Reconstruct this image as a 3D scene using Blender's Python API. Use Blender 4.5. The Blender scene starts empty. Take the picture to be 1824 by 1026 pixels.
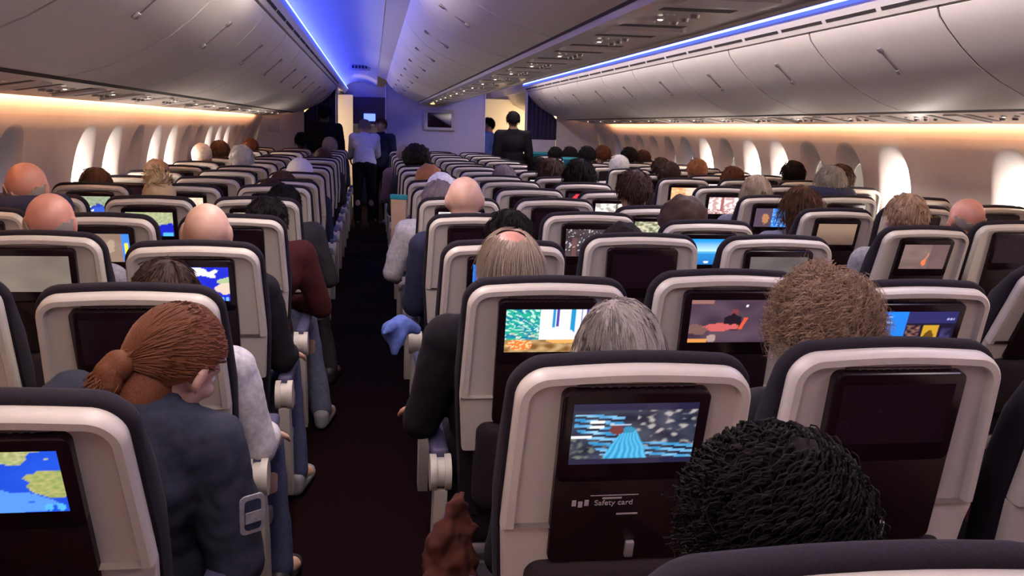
import bpy, bmesh, math, random
from mathutils import Vector as V, Matrix as M, noise as MN
R = random.Random(7)
sc = bpy.context.scene
COL = sc.collection
PI = math.pi

# ------------------------------------------------------------------ camera, world, light, exposure
F_PX, YAW, PITCH, ROLL = 1671.7, 0.1495, 0.1691, 0.0259
CX, CZ = -0.9195, 1.4948
cd = bpy.data.cameras.new('camera'); cam = bpy.data.objects.new('camera', cd); COL.objects.link(cam)
cd.sensor_width = 36.0; cd.lens = F_PX / 1824 * 36.0; cd.clip_start = 0.02
fw = V((math.sin(YAW)*math.cos(PITCH), math.cos(YAW)*math.cos(PITCH), -math.sin(PITCH)))
rt0 = V((math.cos(YAW), -math.sin(YAW), 0)); up0 = rt0.cross(fw)
rt = rt0*math.cos(ROLL) + up0*math.sin(ROLL); up = up0*math.cos(ROLL) - rt0*math.sin(ROLL)
mw = M.Identity(4)
for i in range(3):
    mw[i][0], mw[i][1], mw[i][2] = rt[i], up[i], -fw[i]
mw.translation = V((CX, 0, CZ)); cam.matrix_world = mw
sc.camera = cam

w = bpy.data.worlds.new('sky'); sc.world = w; w.use_nodes = True
wn = w.node_tree.nodes; wl = w.node_tree.links
bg = wn['Background']; bg.inputs[0].default_value = (1.0, 0.89, 0.82, 1); bg.inputs[1].default_value = 21.0

sc.view_settings.view_transform = 'Standard'; sc.view_settings.look = 'None'
sc.view_settings.exposure = 0.3; sc.view_settings.gamma = 1.0; sc.view_settings.use_curve_mapping = False
sc.cycles.max_bounces = 7; sc.cycles.diffuse_bounces = 4; sc.cycles.glossy_bounces = 3
sc.cycles.transparent_max_bounces = 8; sc.cycles.sample_clamp_indirect = 6.0

BLUE_STRIP = ((0.062, 0.095, 1.0), 16.5)      # ceiling cove LED: colour, strength
ORANGE_STRIP = ((1.0, 0.47, 0.24), 75.0)    # sidewall wash LED

def area(name, loc, size, size_y, power, color, rot=(0, 0, 0)):
    l = bpy.data.lights.new(name, 'AREA'); l.shape = 'RECTANGLE'; l.size = size; l.size_y = size_y
    l.energy = power; l.color = color
    o = bpy.data.objects.new(name, l); o.location = loc; o.rotation_euler = rot; COL.objects.link(o); return o
# unseen aisle ceiling lamps over the near rows, then two added fills
WARM = (1.0, 0.85, 0.74)
area('unseen_aisle_lamp_left', (-1.12, 0.75, 2.23), 0.35, 2.0, 24, WARM)
area('unseen_aisle_lamp_right', (1.12, 0.75, 2.23), 0.35, 2.0, 24, WARM)
area('unseen_aisle_lamp_left', (-1.10, 3.2, 2.24), 0.16, 2.6, 34, WARM)  # added fill lamp out of view, for the seat backs ahead
area('unseen_aisle_lamp_right', (1.02, 7.9, 2.26), 0.16, 11.6, 92, WARM)  # added fill lamp hidden by the centre bins, brightens right bins and far seats
# lamps of the galley and door area ahead of the bulkhead
area('galley_lamp_left', (-2.1, 16.0, 1.3), 0.5, 0.9, 24, (1.0, 0.78, 0.52), (PI/2, 0, 0))
area('galley_lamp_right', (2.2, 16.0, 1.3), 0.5, 0.9, 34, (1.0, 0.78, 0.52), (PI/2, 0, 0))

# ------------------------------------------------------------------ materials
def mat(name, col, rough=0.5, metal=0.0, var=0.06, scale=40.0, bump=0.0, coat=0.0, spec=0.5, sheen=0.0, stretch=None):
    m = bpy.data.materials.new(name); m.use_nodes = True
    n, l = m.node_tree.nodes, m.node_tree.links
    b = n['Principled BSDF']; b.inputs['Roughness'].default_value = rough; b.inputs['Metallic'].default_value = metal
    b.inputs['Specular IOR Level'].default_value = spec; b.inputs['Coat Weight'].default_value = coat
    b.inputs['Sheen Weight'].default_value = sheen
    tc = n.new('ShaderNodeTexCoord'); nz = n.new('ShaderNodeTexNoise'); nz.inputs['Scale'].default_value = scale
    nz.inputs['Detail'].default_value = 4
    if stretch:
        mp = n.new('ShaderNodeMapping'); mp.inputs['Scale'].default_value = stretch
        l.new(tc.outputs['Object'], mp.inputs['Vector']); l.new(mp.outputs[0], nz.inputs['Vector'])
    else:
        l.new(tc.outputs['Object'], nz.inputs['Vector'])
    rp = n.new('ShaderNodeValToRGB'); e = rp.color_ramp.elements
    e[0].position, e[1].position = 0.3, 0.7
    e[0].color = [max(0, c*(1-var)) for c in col] + [1]; e[1].color = [min(1, c*(1+var)) for c in col] + [1]
    l.new(nz.outputs['Fac'], rp.inputs['Fac']); l.new(rp.outputs['Color'], b.inputs['Base Color'])
    if bump:
        bp = n.new('ShaderNodeBump'); bp.inputs['Strength'].default_value = bump; bp.inputs['Distance'].default_value = 0.003
        l.new(nz.outputs['Fac'], bp.inputs['Height']); l.new(bp.outputs[0], b.inputs['Normal'])
    return m
def emit(name, col, s):
    m = bpy.data.materials.new(name); m.use_nodes = True
    n, l = m.node_tree.nodes, m.node_tree.links; n.clear()
    e = n.new('ShaderNodeEmission'); e.inputs[0].default_value = (*col, 1); e.inputs[1].default_value = s
    o = n.new('ShaderNodeOutputMaterial'); l.new(e.outputs[0], o.inputs[0]); return m
def pane_mat(name, tint, gloss=0.06):
    m = bpy.data.materials.new(name); m.use_nodes = True
    n, l = m.node_tree.nodes, m.node_tree.links; n.clear()
    t = n.new('ShaderNodeBsdfTransparent'); t.inputs[0].default_value = (*tint, 1)
    g = n.new('ShaderNodeBsdfGlossy'); g.inputs['Roughness'].default_value = 0.05
    x = n.new('ShaderNodeMixShader'); x.inputs[0].default_value = gloss
    o = n.new('ShaderNodeOutputMaterial'); l.new(t.outputs[0], x.inputs[1]); l.new(g.outputs[0], x.inputs[2]); l.new(x.outputs[0], o.inputs[0])
    return m
MAT = dict(
    shell=mat('seat_plastic', (0.485, 0.43, 0.365), 0.42, var=0.03, scale=60),
    fabric=mat('navy_fabric', (0.013, 0.009, 0.014), 0.9, var=0.25, scale=300, bump=0.3, spec=0.2),
    pad=mat('armrest_pad', (0.05, 0.045, 0.10), 0.6, var=0.1),
    black=mat('black_plastic', (0.010, 0.003, 0.004), 0.42, var=0.1, spec=0.3),
    gloss=mat('black_glass', (0.010, 0.004, 0.006), 0.2, var=0.02, spec=0.35),
    offscreen=mat('dark_display', (0.018, 0.008, 0.013), 0.14, var=0.02, spec=0.4),
    pocket=mat('pocket_net', (0.010, 0.003, 0.005), 0.9, var=0.4, scale=220, bump=0.4),
    slot=mat('slot_dark', (0.10, 0.08, 0.075), 0.7),
    letter=mat('grey_print', (0.33, 0.28, 0.30), 0.6),
    metal=mat('seat_metal', (0.36, 0.33, 0.34), 0.4, 0.6, var=0.08),
    panel=mat('cabin_panel', (0.76, 0.70, 0.66), 0.45, var=0.025, scale=6),
    reveal=mat('window_reveal', (0.66, 0.60, 0.56), 0.6, var=0.03), wall=mat('wall_lining', (0.74, 0.67, 0.61), 0.55, var=0.03, scale=8),
    ceil=mat('ceiling_panel', (0.72, 0.72, 0.74), 0.6, var=0.02, scale=3),
    psu=mat('service_panel', (0.72, 0.66, 0.60), 0.3, var=0.06, scale=12, coat=0.2),
    dark=mat('dark_gap', (0.03, 0.022, 0.024), 0.8),
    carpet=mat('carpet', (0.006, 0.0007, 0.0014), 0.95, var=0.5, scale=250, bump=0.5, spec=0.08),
    bulk=mat('bulkhead_panel', (0.50, 0.46, 0.52), 0.6, var=0.03, scale=5),
    curtain=mat('navy_curtain', (0.030, 0.020, 0.075), 0.9, var=0.3, scale=12, stretch=(14, 1, .2)),
    cream=mat('cream_panel', (0.72, 0.62, 0.47), 0.5, var=0.03),
    glint=emit('reading_lamp', (1.0, 0.86, 0.70), 6.0),
    blue=emit('cove_led', *BLUE_STRIP), blue_soft=emit('cove_halo', (0.07, 0.11, 1.0), 1.8), orange=emit('sidewall_led', *ORANGE_STRIP),
    exit=emit('lit_sign_square', (1.0, 0.55, 0.16), 3.0),
    galleylit=emit('galley_display', (0.16, 0.25, 1.0), 1.6),
    pane=pane_mat('clear_pane', (1, 1, 1)), pane_blue=pane_mat('blue_dimmed_pane', (0.008, 0.022, 0.04)),
    pane_dim=pane_mat('dimmed_pane', (0.014, 0.013, 0.012)),
    eye=mat('eye_white', (0.75, 0.72, 0.68), 0.2, var=0.02),
    shoe=mat('shoe_leather', (0.03, 0.025, 0.025), 0.5), sneaker=mat('sneaker', (0.26, 0.25, 0.27), 0.7),
    teal=mat('teal_cloth', (0.02, 0.26, 0.30), 0.85, var=0.15, bump=0.2),
)
SKIN = dict(light=mat('skin_light', (0.56, 0.33, 0.24), 0.5, var=0.08, scale=25, bump=0.05), ruddy=mat('skin_ruddy', (0.50, 0.22, 0.16), 0.5, var=0.12, scale=20, bump=0.05),
            tan=mat('skin_tan', (0.36, 0.20, 0.13), 0.5, var=0.1, scale=25), dark=mat('skin_dark', (0.09, 0.045, 0.03), 0.5, var=0.1, scale=25))
HAIRM = {k: mat('hair_'+k, c, 0.8 if k == 'black' else 0.6, spec=0.2, var=v, scale=30, stretch=(60, 60, 9), bump=0.3) for k, c, v in [
    ('black', (0.006, 0.003, 0.003), 0.4), ('darkbrown', (0.038, 0.016, 0.010), 0.5), ('brown', (0.085, 0.038, 0.020), 0.5), ('auburn', (0.11, 0.034, 0.012), 0.75),
    ('blonde', (0.42, 0.30, 0.17), 0.5), ('thinblond', (0.34, 0.26, 0.19), 0.5), ('sand', (0.34, 0.215, 0.135), 0.6), ('grey', (0.27, 0.23, 0.20), 0.6), ('white', (0.68, 0.64, 0.60), 0.2), ('mauve', (0.24, 0.19, 0.20), 0.4),
    ('orange', (0.30, 0.12, 0.05), 0.4)]}
CLOTH = {k: mat('cloth_'+k, c, 0.9, var=0.2, scale=55, bump=0.35, spec=0.2) for k, c in [
    ('black', (0.008, 0.006, 0.009)), ('navy', (0.020, 0.022, 0.050)), ('denim', (0.022, 0.023, 0.037)), ('jeans', (0.055, 0.06, 0.12)), ('white', (0.46, 0.43, 0.45)), ('greyblue', (0.11, 0.115, 0.17)),
    ('red', (0.045, 0.007, 0.008)), ('olive', (0.06, 0.055, 0.045)), ('charcoal', (0.030, 0.026, 0.030)), ('mauve', (0.20, 0.13, 0.15)), ('maroon', (0.065, 0.010, 0.016)), ('blue', (0.10, 0.15, 0.42)),
    ('rust', (0.050, 0.012, 0.008)), ('cream', (0.60, 0.50, 0.40)), ('shirt', (0.66, 0.64, 0.68)), ('slategrey', (0.22, 0.21, 0.23))]}

# ------------------------------------------------------------------ object helpers
def link(name, me, m=None, parent=None, loc=None, rot=None, smooth=True):
    o = bpy.data.objects.new(name, me); COL.objects.link(o)
    if m is not None and not me.materials: me.materials.append(m)
    if parent: o.parent = parent
    if loc: o.location = loc
    if rot: o.rotation_euler = rot
    return o
def finish(bm, name, smooth=True, angle=40):
    bmesh.ops.recalc_face_normals(bm, faces=bm.faces[:])
    for f in bm.faces: f.smooth = smooth
    if smooth:
        a = math.radians(angle)
        for e in bm.edges:
            if len(e.link_faces) == 2 and e.calc_face_angle(0) > a: e.smooth = False
    me = bpy.data.meshes.new(name); bm.to_mesh(me); bm.free(); return me
def tag(o, label, cat, group=None):
    o['label'] = label; o['category'] = cat
    if group: o['group'] = group
    return o
def thing(name, loc, label, cat, group=None, rot=(0, 0, 0)):
    o = bpy.data.objects.new(name, None); o.empty_display_size = 0.1; COL.objects.link(o)
    o.location = loc; o.rotation_euler = rot; return tag(o, label, cat, group)
def struct(o): o['kind'] = 'structure'; return o
def box(bm, c, s, bev=0.0, seg=2, rot=None):
    r = bmesh.ops.create_cube(bm, size=1.0); vs = r['verts']
    bmesh.ops.scale(bm, vec=s, verts=vs)
    if bev:
        es = list({e for v in vs for e in v.link_edges})
        g = bmesh.ops.bevel(bm, geom=es, offset=bev, segments=seg, affect='EDGES', profile=0.5, clamp_overlap=True)
        vs = list({v for f in g['faces'] for v in f.verts} | {v for v in vs if v.is_valid})
    if rot is not None: bmesh.ops.rotate(bm, cent=(0, 0, 0), matrix=rot, verts=vs)
    bmesh.ops.translate(bm, vec=c, verts=vs)
def extrude_profile(bm, pts, y0, y1, closed=True, nseg=1):
    rings = []
    for k in range(nseg+1):
        y = y0+(y1-y0)*k/nseg; rings.append([bm.verts.new((p[0], y, p[1])) for p in pts])
    n = len(pts)
    for a, b in zip(rings, rings[1:]):
        for i in range(n if closed else n-1):
            j = (i+1) % n; bm.faces.new((a[i], a[j], b[j], b[i]))
    if closed:
        bm.faces.new(rings[0][::-1]); bm.faces.new(rings[-1])
def rings_mesh(bm, rings, cap0=False, cap1=True, closed=True):
    rv = [[bm.verts.new(p) for p in r] for r in rings]; n = len(rv[0])
    for a, b in zip(rv, rv[1:]):
        for i in range(n if closed else n-1):
            j = (i+1) % n; bm.faces.new((a[i], a[j], b[j], b[i]))
    if cap0: bm.faces.new(rv[0][::-1])
    if cap1: bm.faces.new(rv[-1])
def cyl(bm, p0, p1, r0, r1=None, n=16, cap=True):
    r1 = r0 if r1 is None else r1; p0, p1 = V(p0), V(p1); d = (p1-p0).normalized()
    a = d.orthogonal().normalized(); b = d.cross(a)
    rings = [[p+(a*math.cos(t)+b*math.sin(t))*r for t in [2*PI*i/n for i in range(n)]] for p, r in ((p0, r0), (p1, r1))]
    rings_mesh(bm, rings, cap, cap)
def rrect(wd, h, r, n=6):
    out = []
    for cx, cz, a0 in ((wd/2-r, h/2-r, 0), (-wd/2+r, h/2-r, 90), (-wd/2+r, -h/2+r, 180), (wd/2-r, -h/2+r, 270)):
        for i in range(n+1):
            a = math.radians(a0+90*i/n); out.append((cx+r*math.cos(a), cz+r*math.sin(a)))
    return out
def slab(bm, outline, y0, y1, cz=0, cx=0, bev=0.002):
    """rounded plate facing -y (towards the seat behind)"""
    def sc_(k): return [(x+cx-(math.copysign(min(k, abs(x)), x)), z+cz-(math.copysign(min(k, abs(z)), z))) for x, z in outline]
    o0, o1 = sc_(0), sc_(bev)
    rings_mesh(bm, [[(x, y1, z) for x, z in o0], [(x, y0+bev, z) for x, z in o0], [(x, y0, z) for x, z in o1]], cap0=True)

# ------------------------------------------------------------------ cabin shell
Y0, YB, Y1 = -1.3, 14.75, 19.0
WPROF = [(2.555, 1.625), (2.56, 1.56), (2.585, 1.50), (2.62, 1.43), (2.655, 1.32), (2.685, 1.18), (2.705, 1.0), (2.715, 0.8), (2.715, 0.6), (2.68, 0.35), (2.60, 0.12), (2.55, 0.0)]
def wx(z):
    for (xa, za), (xb, zb) in zip(WPROF, WPROF[1:]):
        if zb <= z <= za: return xa+(xb-xa)*(za-z)/(za-zb)
    return WPROF[-1][0]
def outline_win(yc, zc, hw, hh, n=48, e=2.7):
    o = []
    for i in range(n):
        t = 2*PI*i/n; c, s = math.cos(t), math.sin(t)
        o.append((yc+hw*math.copysign(abs(c)**(2/e), c), zc+hh*math.copysign(abs(s)**(2/e), s)))
    return o
WP = 0.63
OPEN = {'left': {0: 'b', 2: 'o', 3: 'o', 4: 'd', 5: 'o', 6: 'o', 7: 'd', 8: 'd', 9: 'o', 10: 'o', 11: 'o'},
        'right': {-3: 'o', 0: 'o', 2: 'o', 3: 'd', 4: 'd', 5: 'o', 6: 'o', 7: 'd', 8: 'o', 9: 'b', 14: 'b'}}
wcount = [0]
def side(sgn, nm):
    bm = bmesh.new(); ks = list(range(-9, 16)); ZT, ZB = 1.5, 0.72
    for k in ks:
        yc = 4.87+WP*k; ya, yb = yc-WP/2, yc+WP/2
        if True:
            arch = outline_win(yc, 1.125, 0.205, 0.325)
            rect = []
            for (y, z) in arch:      # ray from the centre to the tile border
                dy, dz = y-yc, z-1.125
                s = min((WP/2)/abs(dy) if abs(dy) > 1e-9 else 1e9, ((ZT-1.125) if dz > 0 else (1.125-ZB))/abs(dz) if abs(dz) > 1e-9 else 1e9)
                rect.append((yc+dy*s, 1.125+dz*s))
            for cy, cz in ((ya, ZT), (yb, ZT), (ya, ZB), (yb, ZB)):
                j = min(range(48), key=lambda i: (rect[i][0]-cy)**2+(rect[i][1]-cz)**2); rect[j] = (cy, cz)
            rr = []
            for t in (0, .25, .5, .75, 1.0):
                rr.append([(sgn*wx(a[1]+(b[1]-a[1])*t), a[0]+(b[0]-a[0])*t, a[1]+(b[1]-a[1])*t) for a, b in zip(arch, rect)])
            rings_mesh(bm, rr, cap1=False)
            if k == 1:
                fill = [[(sgn*wx(1.125+(z-1.125)*f), yc+(y-yc)*f, 1.125+(z-1.125)*f) for y, z in arch] for f in (1, .75, .5, .25, .05)]
                rings_mesh(bm, fill); continue
            wcount[0] += 1
            wb = bmesh.new()
            pane = outline_win(yc, 1.075, 0.135, 0.225, e=2.6)
            fun = []
            for t in (0, .04, .15, .4, .7, 1.0):
                s = t**0.8
                fun.append([(sgn*(wx(a[1])+(2.775-wx(a[1]))*t + 0.0), a[0]+(b[0]-a[0])*s, a[1]+(b[1]-a[1])*s) for a, b in zip(arch, pane)])
            inn = outline_win(yc, 1.075, 0.128, 0.218, e=2.6)
            fun.append([(sgn*2.782, y, z) for y, z in inn])
            rings_mesh(wb, fun, cap1=False)
            wo = struct(link('window_%d' % wcount[0], finish(wb, 'window_reveal', angle=60), MAT['reveal']))
            pb = bmesh.new(); pb.faces.new([pb.verts.new((sgn*2.781, y, z)) for y, z in inn])
            st = OPEN[nm].get(k, 'd')
            if st == 'o':
                pl = area('daylight_window_%d' % wcount[0], (sgn*2.80, yc, 1.075), .30, .48, 1, (1, 1, 1), (0, sgn*PI/2, 0)); pl.data.cycles.is_portal = True; pl.data.size, pl.data.size_y = .48, .30
            link('pane', finish(pb, 'pane'), MAT[{'o': 'pane', 'b': 'pane_blue', 'd': 'pane_dim'}[st]], wo)
    yA, yZ = 4.87+WP*(ks[0]-.5), 4.87+WP*(ks[-1]+.5)
    top = [(sgn*wx(z), z) for z in (1.625, 1.59, 1.56, 1.53, 1.5)]
    bot = [(sgn*wx(z), z) for z in (0.72, 0.6, 0.35, 0.12, 0.0)]
    full = [(sgn*x, z) for x, z in WPROF]
    extrude_profile(bm, top, yA, yZ, False); extrude_profile(bm, bot, yA, yZ, False)
    extrude_profile(bm, full, Y0, yA, False); extrude_profile(bm, full, yZ, Y1, False)
    struct(link('wall_'+nm, finish(bm, 'wall', angle=50), MAT['wall']))
side(-1, 'left'); side(1, 'right')

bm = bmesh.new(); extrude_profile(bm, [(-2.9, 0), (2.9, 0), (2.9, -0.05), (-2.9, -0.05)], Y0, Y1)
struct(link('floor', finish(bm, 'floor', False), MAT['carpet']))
# outer crown that closes the cabin above the bins
bm = bmesh.new(); extrude_profile(bm, [(2.9, 1.55)] + [(2.9*math.cos(a), 1.55+1.0*math.sin(a)) for a in [PI*i/16 for i in range(1, 16)]] + [(-2.9, 1.55)], Y0, Y1, False)
for s in (1, -1):
    vs = [bm.verts.new((s*x, y, 1.628)) for x, y in ((2.55, Y0), (2.9, Y0), (2.9, Y1), (2.55, Y1))]; bm.faces.new(vs)
struct(link('ceiling', finish(bm, 'crown'), MAT['panel']))
VAULT = [(1.435, 2.205), (1.39, 2.25), (1.30, 2.29), (1.18, 2.31), (1.05, 2.30), (0.95, 2.265), (0.845, 2.215)]
for s, nm in ((-1, 'left'), (1, 'right')):
    bm = bmesh.new(); extrude_profile(bm, [(s*x, z) for x, z in VAULT], Y0, Y1, False, 12)
    struct(link('ceiling_aisle_'+nm, finish(bm, 'vault'), MAT['ceil']))
bm = bmesh.new(); box(bm, (0, Y0-.03, 1.2), (5.8, .06, 2.8)); struct(link('wall_aft', finish(bm, 'wall_aft', False), MAT['bulk']))
bm = bmesh.new(); box(bm, (0, Y1+.03, 1.2), (5.8, .06, 2.8)); struct(link('wall_forward', finish(bm, 'wall_forward', False), MAT['bulk']))

# ------------------------------------------------------------------ overhead bins, light rails
FACE = [(1.462, 2.045), (1.475, 2.01), (1.52, 1.955), (1.59, 1.885), (1.68, 1.81), (1.79, 1.745), (1.92, 1.685), (2.03, 1.652), (2.10, 1.640)]
BINL, SEAM0 = 1.21, 3.84
ORD = ['nearest', 'second', 'third', 'fourth', 'fifth', 'sixth', 'seventh', 'eighth', 'ninth', 'tenth', 'eleventh', 'twelfth', 'thirteenth', 'fourteenth', 'fifteenth', 'sixteenth', 'seventeenth']
def latch_mesh(p0, p1, nrm):
    bm = bmesh.new(); d = (V(p1)-V(p0)); L = d.length; d.normalize(); n = V(nrm).normalized(); y = n.cross(d)
    box(bm, (0, 0, 0), (0.022, L, 0.010), 0.004); box(bm, (0, -L*.5, 0.003), (0.034, 0.030, 0.013), 0.005); box(bm, (0, L*.5, 0.003), (0.034, 0.026, 0.013), 0.005)
    m = M((y, d, n)).transposed().to_4x4(); m.translation = (V(p0)+V(p1))/2
    bm.transform(m); return finish(bm, 'latch')
latch_m = mat('latch_metal', (0.24, 0.21, 0.215), 0.4, 0.1)
for s, nm, word in ((-1, 'left', 'left'), (1, 'right', 'right')):
    prof = [(s*x, z) for x, z in FACE] + [(s*2.14, 1.66), (s*2.45, 1.80), (s*2.2, 2.12), (s*1.50, 2.10)]
    bm = bmesh.new(); extrude_profile(bm, prof, 0.009, BINL-0.009); me = finish(bm, 'bin_shell', angle=35)
    lm = latch_mesh((s*1.555, BINL*.5, 1.918), (s*1.665, BINL*.5, 1.818), (-s*.72, 0, -.69))
    gb = bmesh.new(); extrude_profile(gb, [(s*(x+.003), z+.003) for x, z in FACE] + [(s*2.14, 1.67), (s*1.60, 2.09)], -.0085, .0085); gk = finish(gb, 'seam', False)  # dark filler added in the gap so bin seams look shaded
    num = 0
    for k in range(-4, 9):
        y = SEAM0+BINL*k
        yb_ = y+BINL
        o = thing('overhead_bin', (0, y, 0), '', 'overhead bin', 'overhead bins along the '+word+' wall')
        if yb_ > 2.7: num += 1
        q = 'behind the camera' if yb_ <= 2.7 else ORD[num-1]
        o['label'] = 'pale curved bin along the %s wall, out of sight beside the camera' % word if yb_ <= 2.7 else 'pale curved bin with pull latch along the %s wall, %s counted from the camera' % (word, q)
        link('bin_shell', me, MAT['panel'], o); link('latch', lm, latch_m, o); link('seam_shade', gk, MAT['slot'], o)
    # rail with air slots and LED strip
    bm = bmesh.new(); extrude_profile(bm, [(s*1.435, 2.205), (s*1.40, 2.165), (s*1.41, 2.125), (s*1.452, 2.055), (s*1.50, 2.06), (s*1.50, 2.205)], Y0, Y1)
    tr = struct(link('trim_'+('1' if s < 0 else '2'), finish(bm, 'rail', angle=20), MAT['panel']))
    bm = bmesh.new(); y = Y0+.1
    while y < YB:
        extrude_profile(bm, [(s*1.4265, 2.094), (s*1.4355, 2.079), (s*1.4385, 2.081), (s*1.4295, 2.096)], y, y+.50); y += .55
    link('air_slot', finish(bm, 'air_slots', False), MAT['dark'], tr)
    bm = bmesh.new(); extrude_profile(bm, [(s*1.462, 2.05), (s*1.475, 2.03), (s*1.50, 2.03), (s*1.50, 2.06)], Y0, YB)
    link('shadow_gap', finish(bm, 'gap', False), MAT['dark'], tr)
    ls = thing('light_strip', (s*1.42, 0, 2.18), 'long glowing blue LED strip along the ceiling above the %s wall bins' % word, 'light')
    yE = YB if s > 0 else 18.8
    bm = bmesh.new(); extrude_profile(bm, [(-s*.036, -.044), (s*.018, .034), (s*.022, .031), (-s*.032, -.047)], Y0+.1, yE); link('led_halo', finish(bm, 'led_halo', False), MAT['blue_soft'], ls)  # glowing band paints the blue halo around the LED core
    bm = bmesh.new(); extrude_profile(bm, [(-s*.026, -.024), (s*.006, .022), (s*.009, .020), (-s*.022, -.027)], Y0+.1, yE); link('core', finish(bm, 'core', False), MAT['blue'], ls).location = (-s*.004, 0, .003)
    bm = bmesh.new(); extrude_profile(bm, [(s*2.425, 1.640), (s*2.385, 1.685), (s*2.380, 1.682), (s*2.420, 1.637)], Y0+.1, 13.7)
    tag(link('light_strip', finish(bm, 'strip', False), MAT['orange']), 'amber LED strip washing the top of the %s window wall' % word, 'light')
    # dark hinge line under the bins
    bm = bmesh.new(); extrude_profile(bm, [(s*2.085, 1.641), (s*2.12, 1.632), (s*2.16, 1.637), (s*2.14, 1.66)], Y0, YB)
    struct(link('trim_'+('3' if s < 0 else '4'), finish(bm, 'hinge_rail', False), MAT['dark']))
CF = [(0.72, 2.155), (0.665, 2.07), (0.58, 1.99), (0.46, 1.925), (0.33, 1.874), (0.225, 1.845)]
prof = [(-x, z) for x, z in CF] + [(-.205, 1.86), (.205, 1.86)] + [(x, z) for x, z in CF[::-1]]
bm = bmesh.new(); extrude_profile(bm, prof, 0.009, BINL-.009); me = finish(bm, 'bin_shell', angle=35)
lmL = latch_mesh((-.615, BINL*.5, 2.022), (-.50, BINL*.5, 1.945), (-.55, 0, -.83)); lmR = latch_mesh((.615, BINL*.5, 2.022), (.50, BINL*.5, 1.945), (.55, 0, -.83))
num = 0
for k in range(-4, 9):
    y = SEAM0+BINL*k-.12
    if y+BINL > 3.0: num += 1
    o = thing('overhead_bin', (0, y, 0), 'pale curved bin above the centre seats, %s counted from the camera' % ORD[num-1] if y+BINL > 3.0 else 'pale curved bin above the centre seats, out of sight beside the camera', 'overhead bin', 'overhead bins along the centre')
    link('bin_shell', me, MAT['panel'], o); link('latch', lmL, latch_m, o); link('latch', lmR, latch_m, o)
bm = bmesh.new()
for s in (-1, 1):
    extrude_profile(bm, [(s*.845, 2.218), (s*.72, 2.162), (s*.715, 2.17), (s*.84, 2.228)], Y0, YB)
extrude_profile(bm, [(-.72, 2.16), (-.70, 2.30), (.70, 2.30), (.72, 2.16)], Y0, YB)
struct(link('trim_5', finish(bm, 'valance', angle=25), MAT['panel']))
bm = bmesh.new()
for s in (-1, 1): extrude_profile(bm, [(s*.222, 1.840), (s*.205, 1.824), (s*.188, 1.830), (s*.205, 1.848)], Y0, YB)
struct(link('trim_6', finish(bm, 'lip', angle=25), MAT['panel']))
bm = bmesh.new()
for s in (-1, 1): extrude_profile(bm, [(s*.232, 1.849), (s*.222, 1.838), (s*.205, 1.846), (s*.205, 1.86)], Y0, YB)
struct(link('trim_7', finish(bm, 'lip_gap', False), MAT['dark']))

# ------------------------------------------------------------------ seats
COLX = dict(A=-2.45, B=-1.96, C=-1.47, D=-.49, E=0.0, F=.49, H=1.47, J=1.96, K=2.45)
ROW1, PIT, PIVZ, BL = 1.4713, 0.788, 0.388, 0.745
def half(d):
    return 0.1975+0.012*min(1, d/.30) if d < .3 else 0.2095-0.012*(d-.3)/.17
def shell_outline(d0, d1, off=0.0):
    """counter-clockwise (x, z) seen from behind, z measured on the back from the pivot"""
    pts = []; r = 0.056
    if d0 == 0:
        right = [(half(d), BL-d) for d in [d1-(d1-r)*i/6 for i in range(6)]]
        cx = half(r)-r
        arc = [(cx+r*math.cos(a), BL-r+r*math.sin(a)) for a in [PI/2*i/9 for i in range(10)]]
        top = [(cx*(1-t), BL+0.006*math.sin(PI/2*t)) for t in (.33, .66, 1.0)]
        pts = right+arc+top
    else:
        pts = [(half(d), BL-d) for d in [d1-(d1-d0)*i/4 for i in range(5)]] + [(0, BL-d0)]
    pts = pts+[(-x, z) for x, z in pts[::-1] if x > 1e-6]
    if off:
        n = len(pts); out = []
        for i in range(n):
            a, b = V(pts[i-1]), V(pts[(i+1) % n]); t = (b-a)
            nn = V((t.y, -t.x)).normalized() if t.length > 1e-9 else V((0, 0))
            p = V(pts[i])
            if i in (0, n-1): nn = V((math.copysign(1, p.x), 0)) if off else nn
            out.append((p.x+nn.x*off, p.y+nn.y*off))
        pts = out
    return pts
def M_shell():
    bm = bmesh.new(); R_ = []
    for off, y in ((-.004, .040), (0, .030), (0, .013), (-.002, .005), (-.006, .0005), (-.0185, 0), (-.021, .004), (-.0235, .0145), (-.028, .0155)):
        o = shell_outline(0, .305, off); o[0] = (o[0][0], BL-.305); o[-1] = (o[-1][0], BL-.305)
        R_.append([(x, y, z) for x, z in o])
    rings_mesh(bm, R_); return finish(bm, 'back_shell', angle=32)
def M_lower():
    bm = bmesh.new(); R_ = []
    for off, y in ((0, .06), (0, .018), (-.003, .010), (-.009, .008)):
        o = shell_outline(.309, .47, off)
        R_.append([(x, y, z-(.0 if off == 0 else 0)) for x, z in o])
    rings_mesh(bm, R_); return finish(bm, 'lower_shell', angle=50)
def M_cushion():
    bm = bmesh.new(); R_ = []
    for off, y in ((-.004, .032), (.006, .034), (.010, .042), (.010, .056), (.002, .070), (-.014, .080), (-.05, .088)):
        o = shell_outline(0, .70, off)
        R_.append([(x, y+(.062*min(1, max(0, (BL-.02-z)/.16))*(y-.034)/.05 if y > .034 else 0), z) for x, z in o])
    rings_mesh(bm, R_, cap0=True); return finish(bm, 'backrest_cushion', angle=60)
def M_bezel():
    bm = bmesh.new(); slab(bm, rrect(.250, .178, .016), -.0035, .020, BL-.118); return finish(bm, 'bezel')
def M_tray():
    bm = bmesh.new(); o = rrect(.250, .205, .016)
    slab(bm, o, -.003, .020, BL-.175-.1025); return finish(bm, 'tray')
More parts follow.
